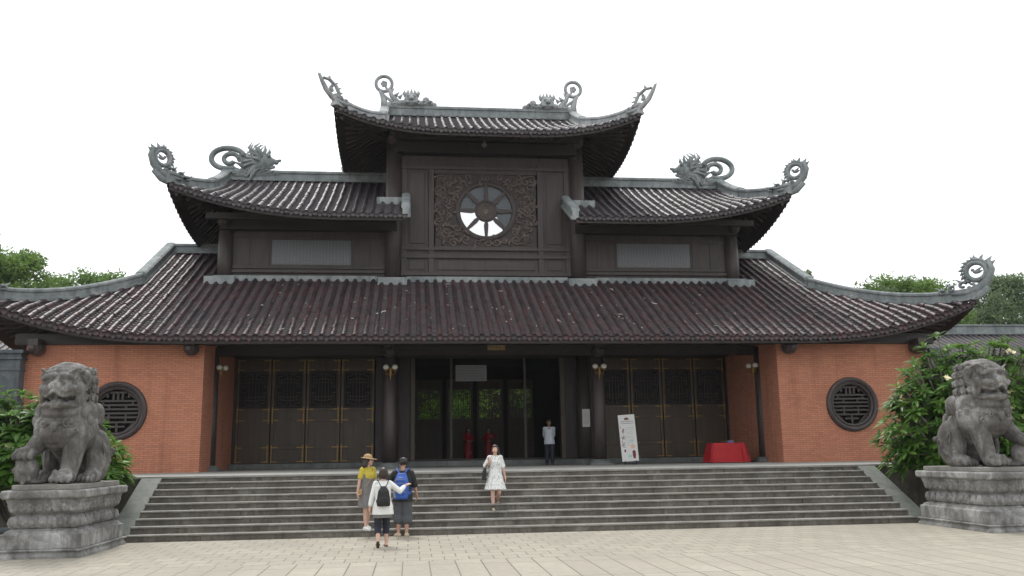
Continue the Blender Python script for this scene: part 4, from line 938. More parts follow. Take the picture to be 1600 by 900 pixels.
def leaf_cloud(centers, n_per, size, g, flat=.75):
    """small leaf faces spread through clump volumes"""
    C = np.repeat(np.array([c[:3] for c in centers]), n_per, 0); Rr = np.repeat(np.array([c[3] for c in centers]), n_per)
    n = len(C); d = g.normal(size=(n, 3)); d /= np.linalg.norm(d, axis=1)[:, None]; rad = g.random(n)**.45*Rr
    P = C+d*rad[:, None]*np.array([1, 1, flat])
    a = g.normal(size=(n, 3)); a[:, 2] -= .3; a /= np.linalg.norm(a, axis=1)[:, None]; bq = np.cross(a, d+g.normal(size=(n, 3))*.5); bq /= np.linalg.norm(bq, axis=1)[:, None]+1e-9
    L = size*g.uniform(.6, 1.3, n)[:, None]; W_ = L*.42
    V = np.stack([P-a*L*.5, P+bq*W_*.5, P+a*L*.5, P-bq*W_*.5], 1).reshape(-1, 3); F = np.arange(n*4).reshape(-1, 4)
    clump = np.repeat(g.random(len(centers)), n_per); rn = np.clip(.55*clump+.45*g.random(n), 0, 1)
    return V, F, np.repeat(rn, 4)
def tree(loc, height, width, mat, seed, lab, group, n_clump=60, n_per=130, size=.32, name='leafy_tree', first=.3):
    rr = random.Random(seed); g = np.random.default_rng(seed)
    t = empty(name, loc, lab, 'tree', group)
    tr = MB(); tips = branch_tree(tr, (0, 0, 0), height*.9, height*.022, 9, width*.42, rr, first); tr.build('trunk', M['bark'], t, smooth=True)
    cs = []
    for e in tips:
        for _ in range(max(1, n_clump//(2*len(tips)))): cs.append((e.x+rr.gauss(0, width*.07), e.y+rr.gauss(0, width*.07), e.z+rr.gauss(0, height*.06), width*rr.uniform(.09, .16)))
    while len(cs) < n_clump:
        a, q, k = rr.uniform(0, 6.28), math.sqrt(rr.random()), rr.uniform(first, 1.0)
        w_ = width*.5*math.sqrt(max(.02, 1-((k-.58)/.46)**2))*(.75+.25*math.sin(a*3+seed))
        cs.append((math.cos(a)*q*w_, math.sin(a)*q*w_, height*min(k, .93), width*rr.uniform(.08, .15)))
    cs = [c for c in cs if sum(1 for o in cs if o is not c and math.dist(c[:3], o[:3]) < 1.15*(c[3]+o[3])*.8) >= 3]
    V, F, rn = leaf_cloud(cs, n_per, size, g)
    npmesh('crown', V, F, M[mat], rn, parent=t); return t
def plumeria(loc, shape, seed, lab, nflow, n_ros=260, group='frangipani bushes beside the stairs'):
    """stout forking branches ending in rosettes of long drooping leaves; shape = (rx, ry, z0, z1)"""
    rr = random.Random(seed); g = np.random.default_rng(seed); rx, ry, z0, z1 = shape
    t = empty('frangipani_bush', loc, lab, 'bush', group)
    br = MB(); heads = []
    forks = []
    for k in range(7):
        a = 2*math.pi*k/7+rr.uniform(-.3, .3); e = Vector((math.cos(a)*rx*.35, math.sin(a)*ry*.35, z0+(z1-z0)*rr.uniform(.2, .45)))
        br.tube([(rr.uniform(-.15, .15), rr.uniform(-.1, .1), 0), tuple(e*.5+Vector((0, 0, -.1))), tuple(e)], [.09, .075, .06], 7); forks.append(e)
    for k in range(n_ros):
        a = rr.uniform(0, 2*math.pi); ph = math.acos(rr.uniform(-.45, 1)); q = rr.uniform(.60, 1.0)*(1+.07*math.sin(3*a+seed)+.05*math.sin(5*ph+a*2))
        d = Vector((math.sin(ph)*math.cos(a), math.sin(ph)*math.sin(a), math.cos(ph)))
        zc = (z0+z1)/2-.1*(z1-z0); hz = (z1-zc) if d.z > 0 else (zc-z0)
        p = Vector((d.x*rx*q, d.y*ry*q, zc+d.z*hz*q)); heads.append((p, d, rr.random()))
        f = min(forks, key=lambda s: (s-p).length)
        if k % 3 == 0: m_ = f.lerp(p, .55)+Vector((0, 0, -.12)); br.tube([tuple(f), tuple(m_), tuple(p-d*.04)], [.045, .032, .022], 6)
        else: br.tube([tuple(p-(d+Vector((0, 0, .5)))*.35), tuple(p-d*.04)], [.022, .018], 5)
    br.build('trunk', M['green_bark'], t, smooth=True)
    Vs = []; Fs = []; Rn = []; nb = 0
    for p, d, tone in heads:
        up = (d*.6+Vector((0, 0, .7))).normalized(); s1 = up.orthogonal().normalized(); s2 = up.cross(s1); n = rr.randint(9, 14)
        for k in range(n):
            a = 2.4*k+rr.uniform(-.2, .2); el = R(rr.uniform(5, 60)*(1-.5*k/n)+5); L = rr.uniform(.20, .36); W_ = L*rr.uniform(.22, .30)
            o = s1*math.cos(a)+s2*math.sin(a); dr = (o*math.cos(el)+up*math.sin(el)).normalized(); side = dr.cross(up).normalized(); nn = side.cross(dr)
            rows = []
            for f, wd in ((0., .12), (.25, .75), (.55, 1.), (.82, .7), (1., .05)):
                c = p+dr*L*f+Vector((0, 0, -.32*L*f*f)); h = .12*W_
                for sgn in (-1, 0, 1): rows.append(c+side*sgn*W_*.5*wd+nn*(h if sgn else 0)*wd)
            Vs.extend([tuple(v) for v in rows]); rn = min(1, max(0, .5*tone+.5*rr.random())); Rn.extend([rn]*15)
            for i in range(4):
                for j in range(2): Fs.append((nb+i*3+j, nb+i*3+j+1, nb+(i+1)*3+j+1, nb+(i+1)*3+j))
            nb += 15
    npmesh('foliage', np.array(Vs), np.array(Fs), M['plum'], np.array(Rn), smooth=True, parent=t)
    cand = sorted(heads, key=lambda h: h[0].y-.15*h[0].z+rr.uniform(0, 1.6))[:nflow]
    for p, d, _ in cand:
        fb = MB(); c0 = p+Vector((0, -.06, .10))+d*.1
        for k in range(6):
            c = c0+Vector((rr.uniform(-.075, .075), rr.uniform(-.06, .06), rr.uniform(-.03, .06))); ax = Vector((rr.uniform(-.6, .6), -.7, rr.uniform(.1, .9))).normalized(); s1 = ax.orthogonal().normalized(); s2 = ax.cross(s1)
            for j in range(5):
                a = 2*math.pi*j/5; o = s1*math.cos(a)+s2*math.sin(a); q = ax.cross(o)
                fb.add([tuple(c), tuple(c+o*.032+q*.020+ax*.006), tuple(c+o*.058+ax*.016), tuple(c+o*.032-q*.020+ax*.006)], [(0, 1, 2, 3)])
        fb.build('flower_cluster', M['petal'], t, fix=False)
    return t
plumeria((10.95, 1.3, 0), (2.25, 1.1, .15, 4.3), 4, 'big dark green frangipani bush with white blossoms between steps and right lion', 17, 1000)
plumeria((14.0, 1.5, 0), (1.9, 1.1, .4, 4.1), 9, 'frangipani bush partly hidden behind the right stone lion, cut by photo\'s edge', 5, 620)
plumeria((-11.0, 1.2, 0), (2.1, 1.05, .3, 3.1), 5, 'bright green frangipani bush behind the left stone lion with few blossoms', 9, 850)
b = MB(); rr = random.Random(8)                                      # a few fallen blossoms on the right end of the steps
for k in range(16):
    i = rr.randint(0, 7); x = rr.uniform(6.9, 8.4) if k > 3 else rr.uniform(-8.3, -6); y = i*TREAD+rr.uniform(.04, .26); z = (i+1)*RISE+.004
    for j in range(5):
        a = 2*math.pi*j/5; b.add([(x, y, z+.012), (x+.02*math.cos(a-.5), y+.02*math.sin(a-.5), z), (x+.035*math.cos(a), y+.035*math.sin(a), z+.008), (x+.02*math.cos(a+.5), y+.02*math.sin(a+.5), z)], [(0, 1, 2, 3)])
tag(b.build('fallen_blossoms', M['litter'], fix=False), 'scattered small white blossoms fallen on the stair treads', 'blossoms', kind='stuff')
# trees beyond the roofs
TG = 'trees beyond the temple roofs'
tree((-29.8, 42, 0), 15.9, 8.4, 'tree_b', 21, 'bright green rounded tree at the photo\'s left edge beyond the roof', TG, 190, 260, .30)
tree((-25.4, 46, 0), 13.9, 7.4, 'tree_a', 22, 'darker green tree just right of the bright one at far left', TG, 150, 240, .30)
tree((-23.0, 50, 0), 14.0, 5.6, 'tree_c', 23, 'small greyish green treetop lowest above the left hip ridge', TG, 110, 220, .30)
tree((27.3, 46, 0), 16.1, 4.4, 'tree_c', 24, 'small tuft of treetop peeking over the right gable ridge', TG, 70, 160, .28)
tree((31.8, 44, 0), 13.4, 5.8, 'tree_c', 125, 'sparse greyish treetop left of the bright green one at right', TG, 90, 170, .28)
tree((35.4, 44, 0), 14.9, 8.6, 'tree_b', 26, 'bright yellow green treetop behind the right hip ridge', TG, 170, 240, .30)
tree((38.6, 47, 0), 15.0, 5.6, 'tree_c', 27, 'loose grey green treetop just left of the right corner scroll', TG, 110, 200, .30)
tree((43.4, 44, 0), 15.1, 8.4, 'tree_c', 28, 'tall grey green tree right of the right corner scroll above the gallery', TG, 190, 220, .30)
# garden greenery behind the rear doors
g = np.random.default_rng(77); rr = random.Random(77)
hd = empty('garden_hedge', (0, 27.2, 0), 'tall bright green hedge seen through the rear lattice doors', 'hedge')
cs = [(rr.uniform(-9, 9), rr.uniform(-.9, .9), rr.uniform(.3, 6.6), rr.uniform(.5, .9)) for _ in range(260)]
V, F, rn = leaf_cloud(cs, 120, .22, g, 1.0); npmesh('foliage', V, F, M['tree_d'], rn, parent=hd)
tr = MB(); tr.box(-9, 9, .55, .65, 0, 6.3); 
for x in np.arange(-8.5, 9, 1.1): tr.tube([(x, .3, 0), (x+.1, .3, 3), (x, .3, 6)], [.09, .07, .03], 6)
tr.build('stems', M['bark'], hd)
# ------------------------------------------------------------------ long low galleries on both sides
def gallery(sx, lab):
    t = empty('gallery_building', (0, 0, 0), lab, 'gallery', 'galleries beside the hall')
    x0, x1 = sx*18.6, sx*62; ye, yr, ze, zr = 17.0, 21.5, 5.0, 7.45
    a, c = min(x0, x1), max(x0, x1)
    d = MB(); d.hexa([(a, ye, ze-.15), (c, ye, ze-.15), (c, yr, zr-.5), (a, yr, zr-.5), (a, ye, ze), (c, ye, ze), (c, yr, zr-.35), (a, yr, zr-.35)])
    d.hexa([(a, yr+.001, zr-.5), (c, yr+.001, zr-.5), (c, 26, ze-.15), (a, 26, ze-.15), (a, yr+.001, zr-.35), (c, yr+.001, zr-.35), (c, 26, ze), (a, 26, ze)])
    rf = d.build('roof', M['tile_old'], t)
    g = np.random.default_rng(4); Vs = []; Fs = []; Rn = []; nb = 0; sl = (zr-.35-ze)/(yr-ye)
    ang = np.linspace(0, math.pi, 6)
    for i in range(int((c-a)/.3)):
        x = a+.15+i*.3; rows = []
        for q in np.linspace(0, yr-ye-.1, 15):
            for e, r in ((0, .085), (.29, .072)): rows.append(np.stack([x+r*np.cos(ang), np.full(6, ye+q+e), ze+sl*(q+e)+r*np.sin(ang)], -1))
        P = np.array(rows); r_, k_, _ = P.shape; idx = nb+np.arange(r_*k_).reshape(r_, k_); Fs.append(np.stack([idx[:-1, :-1], idx[:-1, 1:], idx[1:, 1:], idx[1:, :-1]], -1).reshape(-1, 4)); Vs.append(P.reshape(-1, 3)); Rn.append(np.full(r_*k_, g.random())); nb += r_*k_
    npmesh('roof_tiles', np.concatenate(Vs), np.concatenate(Fs), M['tile_old'], np.concatenate(Rn), parent=rf)
    q = MB(); q.box(a, c, yr-.22, yr+.22, zr-.42, zr+.02); q.box(a, c, yr-.30, yr+.30, zr-.40, zr-.32); q.box(a, c, yr-.28, yr+.28, zr+.021, zr+.10); q.build('ridge', M['ridge'], rf, bevel=.01)
    w_ = MB(); w_.box(a, c, 18.4, 18.6, 0, ze+.4); w_.build('wall', M['brick'], t); v = MB(); v.box(a, c, ye+.2, ye+.45, ze-.35, ze-.151); v.build('beam', M['wood_x'], t)
    for k in range(9):
        x = a+1+k*(c-a-2)/8; p = MB(); p.lathe([(.2, 0), (.2, ze-.35)], (x, ye+.32, 0), 14); p.build('column', M['wood_up'], t)
gallery(-1, 'long low gallery with grey tiled roof glimpsed at the photo\'s left edge'); gallery(1, 'long low gallery with grey tiled roof and pale ridge behind the right bush')
# ------------------------------------------------------------------ people
def ik(a, c, l1, l2, pole):
    a, c, pole = Vector(a), Vector(c), Vector(pole); d = c-a; L = min(d.length, (l1+l2)*.999); d.normalize(); c = a+d*L
    x = (l1*l1-l2*l2+L*L)/(2*L); h = math.sqrt(max(0, l1*l1-x*x)); n = pole-d*pole.dot(d); n.normalize()
    return a+d*x+n*h, c
class Person:
    """one continuous body grown round a posed skeleton; faces -y, its right hand is at -x; unit height 1.62 m"""
    def __init__(s, label, loc, rz, H, pose, skin='skin', female=True, group=None):
        s.root = empty('person', loc, label, 'person', group, rz, H/1.62); s.f = female; p = pose
        lean = p.get('lean', 0.); hz = p.get('hip', .83); sw = .150 if female else .178; s.sw = sw
        hx, hy = p.get('hipx', 0.), p.get('hipy', 0.); s.hip = Vector((hx, hy, hz)); s.tw = R(p.get('twist', 0))
        s.chest = s.hip+Vector((0, -lean*.6, .36)); s.neck = s.hip+Vector((0, -lean, .545)); hy_ = R(p.get('look', 0)); s.look = hy_
        s.head = s.neck+Vector((p.get('tiltx', 0), -.02-lean*.25+p.get('heady', 0), .145)); c, q = math.cos(s.tw), math.sin(s.tw)
        s.sh = [s.neck+Vector((e*sw*c, e*sw*q+.01, -.055)) for e in (-1, 1)]
        s.hj = [s.hip+Vector((e*.085, 0, -.02)) for e in (-1, 1)]
        s.ank = [Vector(v) for v in p['feet']]; s.fd = [R(a) for a in p.get('fdir', (8, -8))]; s.fp = p.get('fpitch', (0, 0))
        s.kn = [ik(s.hj[i], s.ank[i], .395, .385, p.get('kpole', ((0, -1, 0), (0, -1, 0)))[i])[0] for i in (0, 1)]
        s.wr = []; s.el = []
        for i in (0, 1):
            e, w_ = ik(s.sh[i], p['hands'][i], .28, .245, p.get('epole', ((-.4, 1, -.3), (.4, 1, -.3)))[i]); s.el.append(e); s.wr.append(w_)
        s.hdir = [Vector(v).normalized() for v in p.get('hdir', ((0, -.2, -1), (0, -.2, -1)))]; s.pn = [Vector(v) for v in p.get('palm', ((1, 0, 0), (-1, 0, 0)))]
        s.body(skin)
    def rot(s, v, o=None):
        o = s.head if o is None else o; return o+Matrix.Rotation(s.look, 3, 'Z') @ Vector(v)
    def ring(s, o, rx, ry, rz=0): return o
    def body(s, skin):
        b = MB(); f = s.f
        b.ell(s.hip+Vector((0, .01, 0)), (.165, .115, .12)); mid = s.hip.lerp(s.chest, .5)
        b.ell(mid, (.130 if f else .15, .095 if f else .11, .16)); b.ell(s.chest, (.148 if f else .175, .108 if f else .12, .17), Matrix.Rotation(s.tw, 3, 'Z'))
        b.cap(s.sh[0], s.sh[1], .058, .058); b.cap(s.neck+Vector((0, .01, -.06)), s.head+Vector((0, .02, -.03)), .052, .048)
        if f:
            for e in (-1, 1): b.ell(s.chest+Vector((e*.065, -.06, .03)), (.055, .042, .055))
        q = Matrix.Rotation(s.look, 3, 'Z')
        b.ell(s.rot((0, .01, .025)), (.074, .092, .098), q); b.ell(s.rot((0, -.035, -.035)), (.058, .055, .065), q); b.ell(s.rot((0, -.065, -.085)), (.028, .02, .02), q)
        b.cap(s.rot((0, -.085, .02)), s.rot((0, -.108, -.018)), .011, .016, 8); b.ell(s.rot((0, -.088, -.055)), (.024, .012, .009), q)
        for e in (-1, 1): b.ell(s.rot((e*.076, .012, -.005)), (.010, .022, .032), q); b.ell(s.rot((e*.045, -.07, -.02)), (.025, .02, .025), q)
        for i in (0, 1):
            b.cap(s.sh[i], s.el[i], .047 if f else .055, .037 if f else .043); b.cap(s.el[i], s.wr[i], .038 if f else .043, .025)
            b.cap(s.hj[i], s.kn[i], .088, .058); b.cap(s.kn[i], s.kn[i].lerp(s.ank[i], .35)+Vector((0, .012, 0)), .055, .056); b.cap(s.kn[i].lerp(s.ank[i], .35)+Vector((0, .012, 0)), s.ank[i], .055, .035)
            s.foot(b, i, 0.); s.hand(b, i)
        reg = [(1, (tuple(s.rot((e*.030, -.094, .018))), (.014, .02, .009))) for e in (-1, 1)]+[(2, (tuple(s.rot((0, -.098, -.056))), (.022, .02, .009)))]+[(3, (tuple(s.rot((e*.031, -.092, .038))), (.019, .02, .006))) for e in (-1, 1)]
        s.obj = sculpt('body', b, [M[skin], M['eye'], M['lip'], M['hair']], s.root, .0068, 2, reg)
    def foot(s, b, i, g, heel=0.):
        d = Vector((math.sin(s.fd[i]), -math.cos(s.fd[i]), 0)); pt = R(s.fp[i]); d = d*math.cos(pt)+Vector((0, 0, -math.sin(pt))); u = Vector((0, 0, 1))*math.cos(pt)+Vector((math.sin(s.fd[i]), -math.cos(s.fd[i]), 0))*math.sin(pt)
        a = s.ank[i]-u*.045; b.cap(a-d*.045, a+d*.075, .034+g, .034+g); b.cap(a+d*.06-u*.004, a+d*.15-u*.012, .032+g, .024+g)
        sd = d.cross(u)
        b.cap(a+d*.06+sd*.014-u*.008, a+d*.135+sd*.012-u*.013, .027+g, .022+g); b.cap(a+d*.06-sd*.014-u*.008, a+d*.13-sd*.014-u*.013, .027+g, .022+g); s.fa = getattr(s, 'fa', {}); s.fa[i] = (a, d, u, sd)
    def hand(s, b, i):
        w_, d = s.wr[i], s.hdir[i]; n = (s.pn[i]-d*s.pn[i].dot(d)).normalized(); t = d.cross(n)          # n = palm normal, t = across the knuckles
        fw = Vector((0, -1, 0)); t = t if t.dot(fw)+.01*t.z > 0 else -t                                      # thumb side points forward
        p = w_+d*.05; Q = Matrix((t, n, d)).transposed(); b.cap(w_, p, .024, .026); b.ell(p+d*.008, (.040, .016, .046), Q)
        for k, L in enumerate((.068, .076, .070, .055)):
            r0 = p+d*.042+t*(.0315-.021*k); k1 = r0+d*L*.5+n*.006; k2 = k1+d*L*.42+n*.020
            b.cap(r0-d*.02, k1, .0088, .0080, 8); b.cap(k1, k2, .0080, .0066, 8)
        r0 = p-d*.012+t*.030; k1 = r0+(t*.75+d*.6+n*.3)*.034; k2 = k1+(t*.25+d*.9+n*.35)*.030
        b.cap(r0-t*.012, k1, .0125, .0105, 8); b.cap(k1, k2, .0100, .0080, 8)
    # ---- clothing and hair
    def wear(s, name, mb, mat, voxel=.009, smooth=3, reg=None): return sculpt(name, mb, M[mat] if isinstance(mat, str) else mat, s.root, voxel, smooth, reg)
    def sleeves(s, mb, frac, r0=.062, r1=.055):
        for i in (0, 1):
            if frac <= 1: mb.cap(s.sh[i], s.sh[i].lerp(s.el[i], frac), r0, r1)
            else: mb.cap(s.sh[i], s.el[i], r0, r1); mb.cap(s.el[i], s.el[i].lerp(s.wr[i], frac-1), r1, r1*.86)
    def torso(s, mb, zbot, rx=.175, ry=.135, flare=0., fold=.012, shw=None):
        sw = shw or s.sw; c = s.chest; h = s.hip; n = s.neck
        mb.loft([(h.x, h.y, h.z+zbot, rx+flare, ry+flare*.8, fold*1.6), (h.x, h.y+.005, h.z+max(.02, zbot+.08), rx+flare*.6, ry+flare*.5, fold), (h.x, h.y, h.z+.16, rx-.018, ry-.018, fold), (c.x, c.y-.012*s.f, c.z-.03, rx-.008, ry, fold*.5), (c.x, c.y-.015*s.f, c.z+.02, rx-.008, ry-.004, 0), (c.x, c.y+.005, c.z+.08, rx-.01, ry-.022, 0), (n.x, n.y+.012, n.z-.045, sw*.78, .075, 0), (n.x, n.y+.014, n.z-.005, .068, .062, 0)], 28, seed=int(abs(h.z)*991))
        mb.cap(s.sh[0], s.sh[1], .066, .066)
    def legs(s, mb, frac, r0=.108, r1=.075, r2=.06):
        mb.ell(s.hip+Vector((0, .012, -.01)), (.178, .132, .125))
        for i in (0, 1):
            if frac <= 1: mb.cap(s.hj[i], s.hj[i].lerp(s.kn[i], frac), r0, r1)
            else: mb.cap(s.hj[i], s.kn[i], r0, r1); mb.cap(s.kn[i], s.kn[i].lerp(s.ank[i], frac-1), r1, r2)
    def shoes(s, mat, name='shoe', g=.006):
        for i in (0, 1):
            b = MB(); s.foot(b, i, g); a, d, u, sd = s.fa[i]; b.cap(a-d*.045-u*.028, a+d*.15-u*.028, .03, .028); b.cap(s.ank[i]-u*.015, a, .04, .04)
            s.wear(name, b, mat, .008, 2)
    def hair(s, mat='hair', length=0., w_=1., bob=False):
        b = MB(); q = Matrix.Rotation(s.look, 3, 'Z')
        b.ell(s.rot((0, .03, .05)), (.088*w_, .098*w_, .092*w_), q); b.ell(s.rot((0, .012, .095)), (.080, .090, .048), q)
        for e in (-1, 1): b.ell(s.rot((e*.062, .03, .03)), (.03, .07, .07), q)
        if bob: b.ell(s.rot((0, .045, -.01)), (.105, .085, .11), q); [b.ell(s.rot((e*.075, .0, -.03)), (.035, .06, .085), q) for e in (-1, 1)]
        if length:
            for k in range(5):
                x = (k-2)*.034; b.cap(s.rot((x, .085, .02)), s.rot((x*1.5, .10+.02*(k % 2), -length*.5)), .035, .034); b.cap(s.rot((x*1.5, .10, -length*.5)), s.rot((x*1.3, .095, -length)), .034, .018)
            for e in (-1, 1): b.cap(s.rot((e*.075, .02, .04)), s.rot((e*.085, .04, -.12)), .03, .028)
        return s.wear('hair', b, mat, .008, 2)
def strap(mb, pts, r=.016, f=.006): mb.tube(pts, r, 6, flat=f)
def bag(name, label, person, mb_list, cat='backpack'):
    t = empty(name, person.root.location, label, cat, None, person.root.rotation_euler.z, person.root.scale.x)
    for nm, mb, mat, vox in mb_list:
        if vox: sculpt(nm, mb, M[mat], t, vox, 3)
        else: mb.build(nm, M[mat], t, smooth=True)
    return t
FL = .078      # ankle height above the sole
# 1 woman in white printed dress coming down the steps
p = Person('woman in short white printed dress walking down the steps, dark bag on shoulder', (-.86, 1.12, 3*RISE), R(4), 1.37,
    dict(hip=.875, feet=((-.075, -.09, FL), (.10, .27, FL+RISE*1.08)), fdir=(-4, 10), fpitch=(6, 22), lean=.02, look=-14, hands=((-.19, -.15, 1.24), (.30, .02, .74)), epole=((-.5, .5, -1), (.5, 1, -.1)), hdir=((.25, -.3, .9), (.1, -.2, -1)), palm=((1, .3, 0), (-1, 0, 0))), 'skin_fair')
b = MB(); c = p.hip; p.torso(b, -.05, .165, .13, .03, .012); b.loft([(c.x, c.y, c.z-.34, .275, .235, .055), (c.x, c.y, c.z-.30, .262, .22, .05), (c.x, c.y, c.z-.1, .215, .17, .03), (c.x, c.y, c.z+.1, .17, .135, .015), (c.x, c.y, c.z+.3, .15, .11, 0)], 48, seed=3); p.sleeves(b, .85, .060, .072)
p.wear('dress', b, M['print'], .009, 2); p.shoes('beige'); h = p.hair('hair_br', .34, 1.0)
b = MB(); b.loft([(-.295, .02, .78, .045, .13), (-.30, .02, .80, .055, .145), (-.285, .02, 1.0, .05, .14), (-.27, .02, 1.10, .03, .125)], 20); b2 = MB(); strap(b2, [(-.27, -.08, 1.08), (-.19, -.10, 1.28), (-.165, -.02, 1.395), (-.185, .09, 1.30), (-.27, .10, 1.08)], .022, .009)
bag('shoulder_bag', 'black shoulder bag hanging beside the woman in the white dress', p, [('pouch', b, 'black_cloth', .010), ('strap', b2, 'black_cloth', 0)], 'handbag')
# 2 woman in white blouse seen from behind, pointing
p = Person('woman in white blouse and dark cropped trousers seen from behind, arm raised to point', (-3.27, -2.16, 0), math.pi+R(6), 1.39,
    dict(hip=.84, feet=((-.09, -.10, FL), (.11, .22, FL+.05)), fdir=(6, -4), fpitch=(0, 48), lean=.06, look=0, tiltx=-.015, hands=((-.50, -.20, 1.27), (.31, .03, .72)), epole=((-.2, .8, -1), (.6, 1, 0)), hdir=((-.8, -.4, .35), (.02, -.15, -1)), palm=((0, -.3, -1), (-1, 0, 0))), 'skin_fair')
b = MB(); p.torso(b, -.16, .185, .145, .045, .03); p.sleeves(b, 1.72, .066, .058); p.wear('blouse', b, 'white', .009, 2)
b = MB(); c = p.hip; b.loft([(c.x, c.y, c.z-.23, .205, .155, .02), (c.x, c.y, c.z-.1, .20, .15, .01), (c.x, c.y, c.z, .17, .13, 0)], 28); p.wear('under_shirt', b, 'grey_cloth', .010, 2)
b = MB(); p.legs(b, 1.42, .105, .08, .074); p.wear('trousers', b, 'navy', .009, 2); p.hair('hair_br', 0, 1.08, True)
for i in (0, 1):
    b = MB(); a, d, u, sd = p.fa[i]; b.cap(a-d*.055-u*.032, a+d*.16-u*.034, .036, .034); b.tube([tuple(a+d*.02+sd*.045-u*.02), tuple(a+d*.05+u*.03), tuple(a+d*.02-sd*.045-u*.02)], .014, 6); p.wear('sandal', b, 'brown_leather', .009, 1)
b = MB(); b.loft([(0, .21, .86, .125, .06), (0, .215, .88, .145, .08), (0, .21, 1.0, .145, .085), (0, .19, 1.18, .115, .07), (0, .17, 1.25, .07, .045)], 22); b.ell((0, .285, .97), (.11, .03, .085)); b.cap((-.05, .15, 1.26), (.05, .15, 1.26), .02, .02)
b2 = MB()
for e in (-1, 1): strap(b2, [(e*.03, .16, 1.24), (e*.085, .145, 1.33), (e*.115, .07, 1.415), (e*.12, -.02, 1.41), (e*.125, -.11, 1.30), (e*.16, -.06, 1.05), (e*.135, .16, .93)], .02, .008)
bag('backpack', 'small black backpack on the back of the woman in the white blouse', p, [('pack', b, 'black_cloth', .010), ('straps', b2, 'black_cloth', 0)])
# 3 man with blue backpack
p = Person('man in black cap and tee with grey long shorts standing at the steps\' foot', (-2.92, .02-.16, 0), math.pi+R(-6), 1.54,
    dict(hip=.865, feet=((-.09, .02, FL), (.09, -.02, FL)), fdir=(-6, 38), lean=.03, look=24, hands=((-.30, -.14, .86), (.24, -.24, 1.02)), epole=((-.8, .9, 0), (.9, .8, 0)), hdir=((.1, -.5, -.7), (-.3, -.8, .1))), 'skin', False)
b = MB(); p.torso(b, -.12, .20, .155, .02, .02); p.sleeves(b, .95, .072, .078); p.wear('tee_shirt', b, 'black_cloth', .009, 2)
b = MB(); p.legs(b, 1.26, .125, .118, .125); p.wear('shorts', b, 'slate', .009, 2); p.shoes('beige'); p.hair('hair')
b = MB(); q = Matrix.Rotation(p.look, 3, 'Z'); b.ell(p.rot((0, .012, .075)), (.094, .108, .068), q); b.ell(p.rot((0, -.13, .062)), (.068, .075, .010), q); p.wear('cap', b, 'black_cloth', .007, 2)
b = MB(); b.loft([(.02, .25, .80, .14, .09), (.02, .26, .84, .17, .13), (.01, .25, 1.02, .17, .14), (0, .23, 1.22, .145, .11), (0, .19, 1.36, .09, .06)], 24); b.ell((.02, .37, .98), (.12, .05, .12)); b.ell((.01, .33, 1.2), (.10, .05, .08))
b2 = MB()
for e in (-1, 1): strap(b2, [(e*.05, .19, 1.34), (e*.10, .13, 1.42), (e*.125, .03, 1.455), (e*.13, -.09, 1.40), (e*.14, -.165, 1.25), (e*.19, -.05, 1.02), (e*.15, .18, .90)], .028, .010)
b3 = MB(); b3.cap((.13, .36, .86), (.14, .36, 1.0), .035, .03)
for k in range(4): b3.tube([(-.12+.02*k, .385, .95+.09*k), (.02, .435-.02*k, .99+.08*k), (.14, .36, .94+.09*k)], .008, 5)
bag('backpack', 'large bright blue backpack on the back of the man in the black cap', p, [('pack', b, 'blue', .011), ('straps', b2, 'blue', 0), ('cords', b3, 'sheet', 0)])
# 4 woman with straw hat
p = Person('woman in straw hat, yellow top and grey pinafore dress starting up the steps', (-3.66, .06, RISE), R(38), 1.46,
    dict(hip=.875, feet=((-.07, -.05, FL), (.10, .14, FL+.01)), fdir=(0, -6), lean=.01, look=48, hands=((-.27, .03, .80), (.26, -.02, .80)), hdir=((.05, -.15, -1), (0, -.2, -1))), 'skin_fair')
b = MB(); p.torso(b, .10, .160, .125, .0, .01); p.sleeves(b, .62, .066, .066); p.wear('yellow_top', b, 'mustard', .009, 2)
b = MB(); c = p.hip; b.loft([(c.x, c.y, c.z-.38, .225, .19, .03), (c.x, c.y, c.z-.2, .215, .18, .02), (c.x, c.y, c.z, .19, .15, .01), (c.x, c.y, c.z+.16, .165, .13, 0), (c.x, c.y, c.z+.38, .166, .134, 0), (c.x, c.y, c.z+.40, .155, .125, 0)], 36); p.wear('pinafore', b, 'grey_cloth', .009, 2)
p.shoes('white'); p.hair('hair_br', .20)
b = MB(); q = Matrix.Rotation(p.look, 3, 'Z') @ Matrix.Rotation(R(8), 3, 'X'); b.ell(p.rot((0, .015, .085)), (.098, .108, .082), q); b.ell(p.rot((0, -.01, .055)), (.20, .21, .012), q); p.wear('straw_hat', b, 'straw', .007, 2)
b2 = MB(); strap(b2, [(.12, .06, 1.40), (.10, -.05, 1.42), (.02, -.135, 1.22), (-.10, -.13, 1.02), (-.2, -.0, .92)], .010, .006); b = MB(); b.loft([(-.215, .0, .80, .03, .08), (-.215, .0, .92, .03, .085)], 16)
bag('shoulder_bag', 'small tan crossbody bag worn by the woman in the straw hat', p, [('pouch', b, 'straw', .010), ('strap', b2, 'straw', 0)], 'handbag')
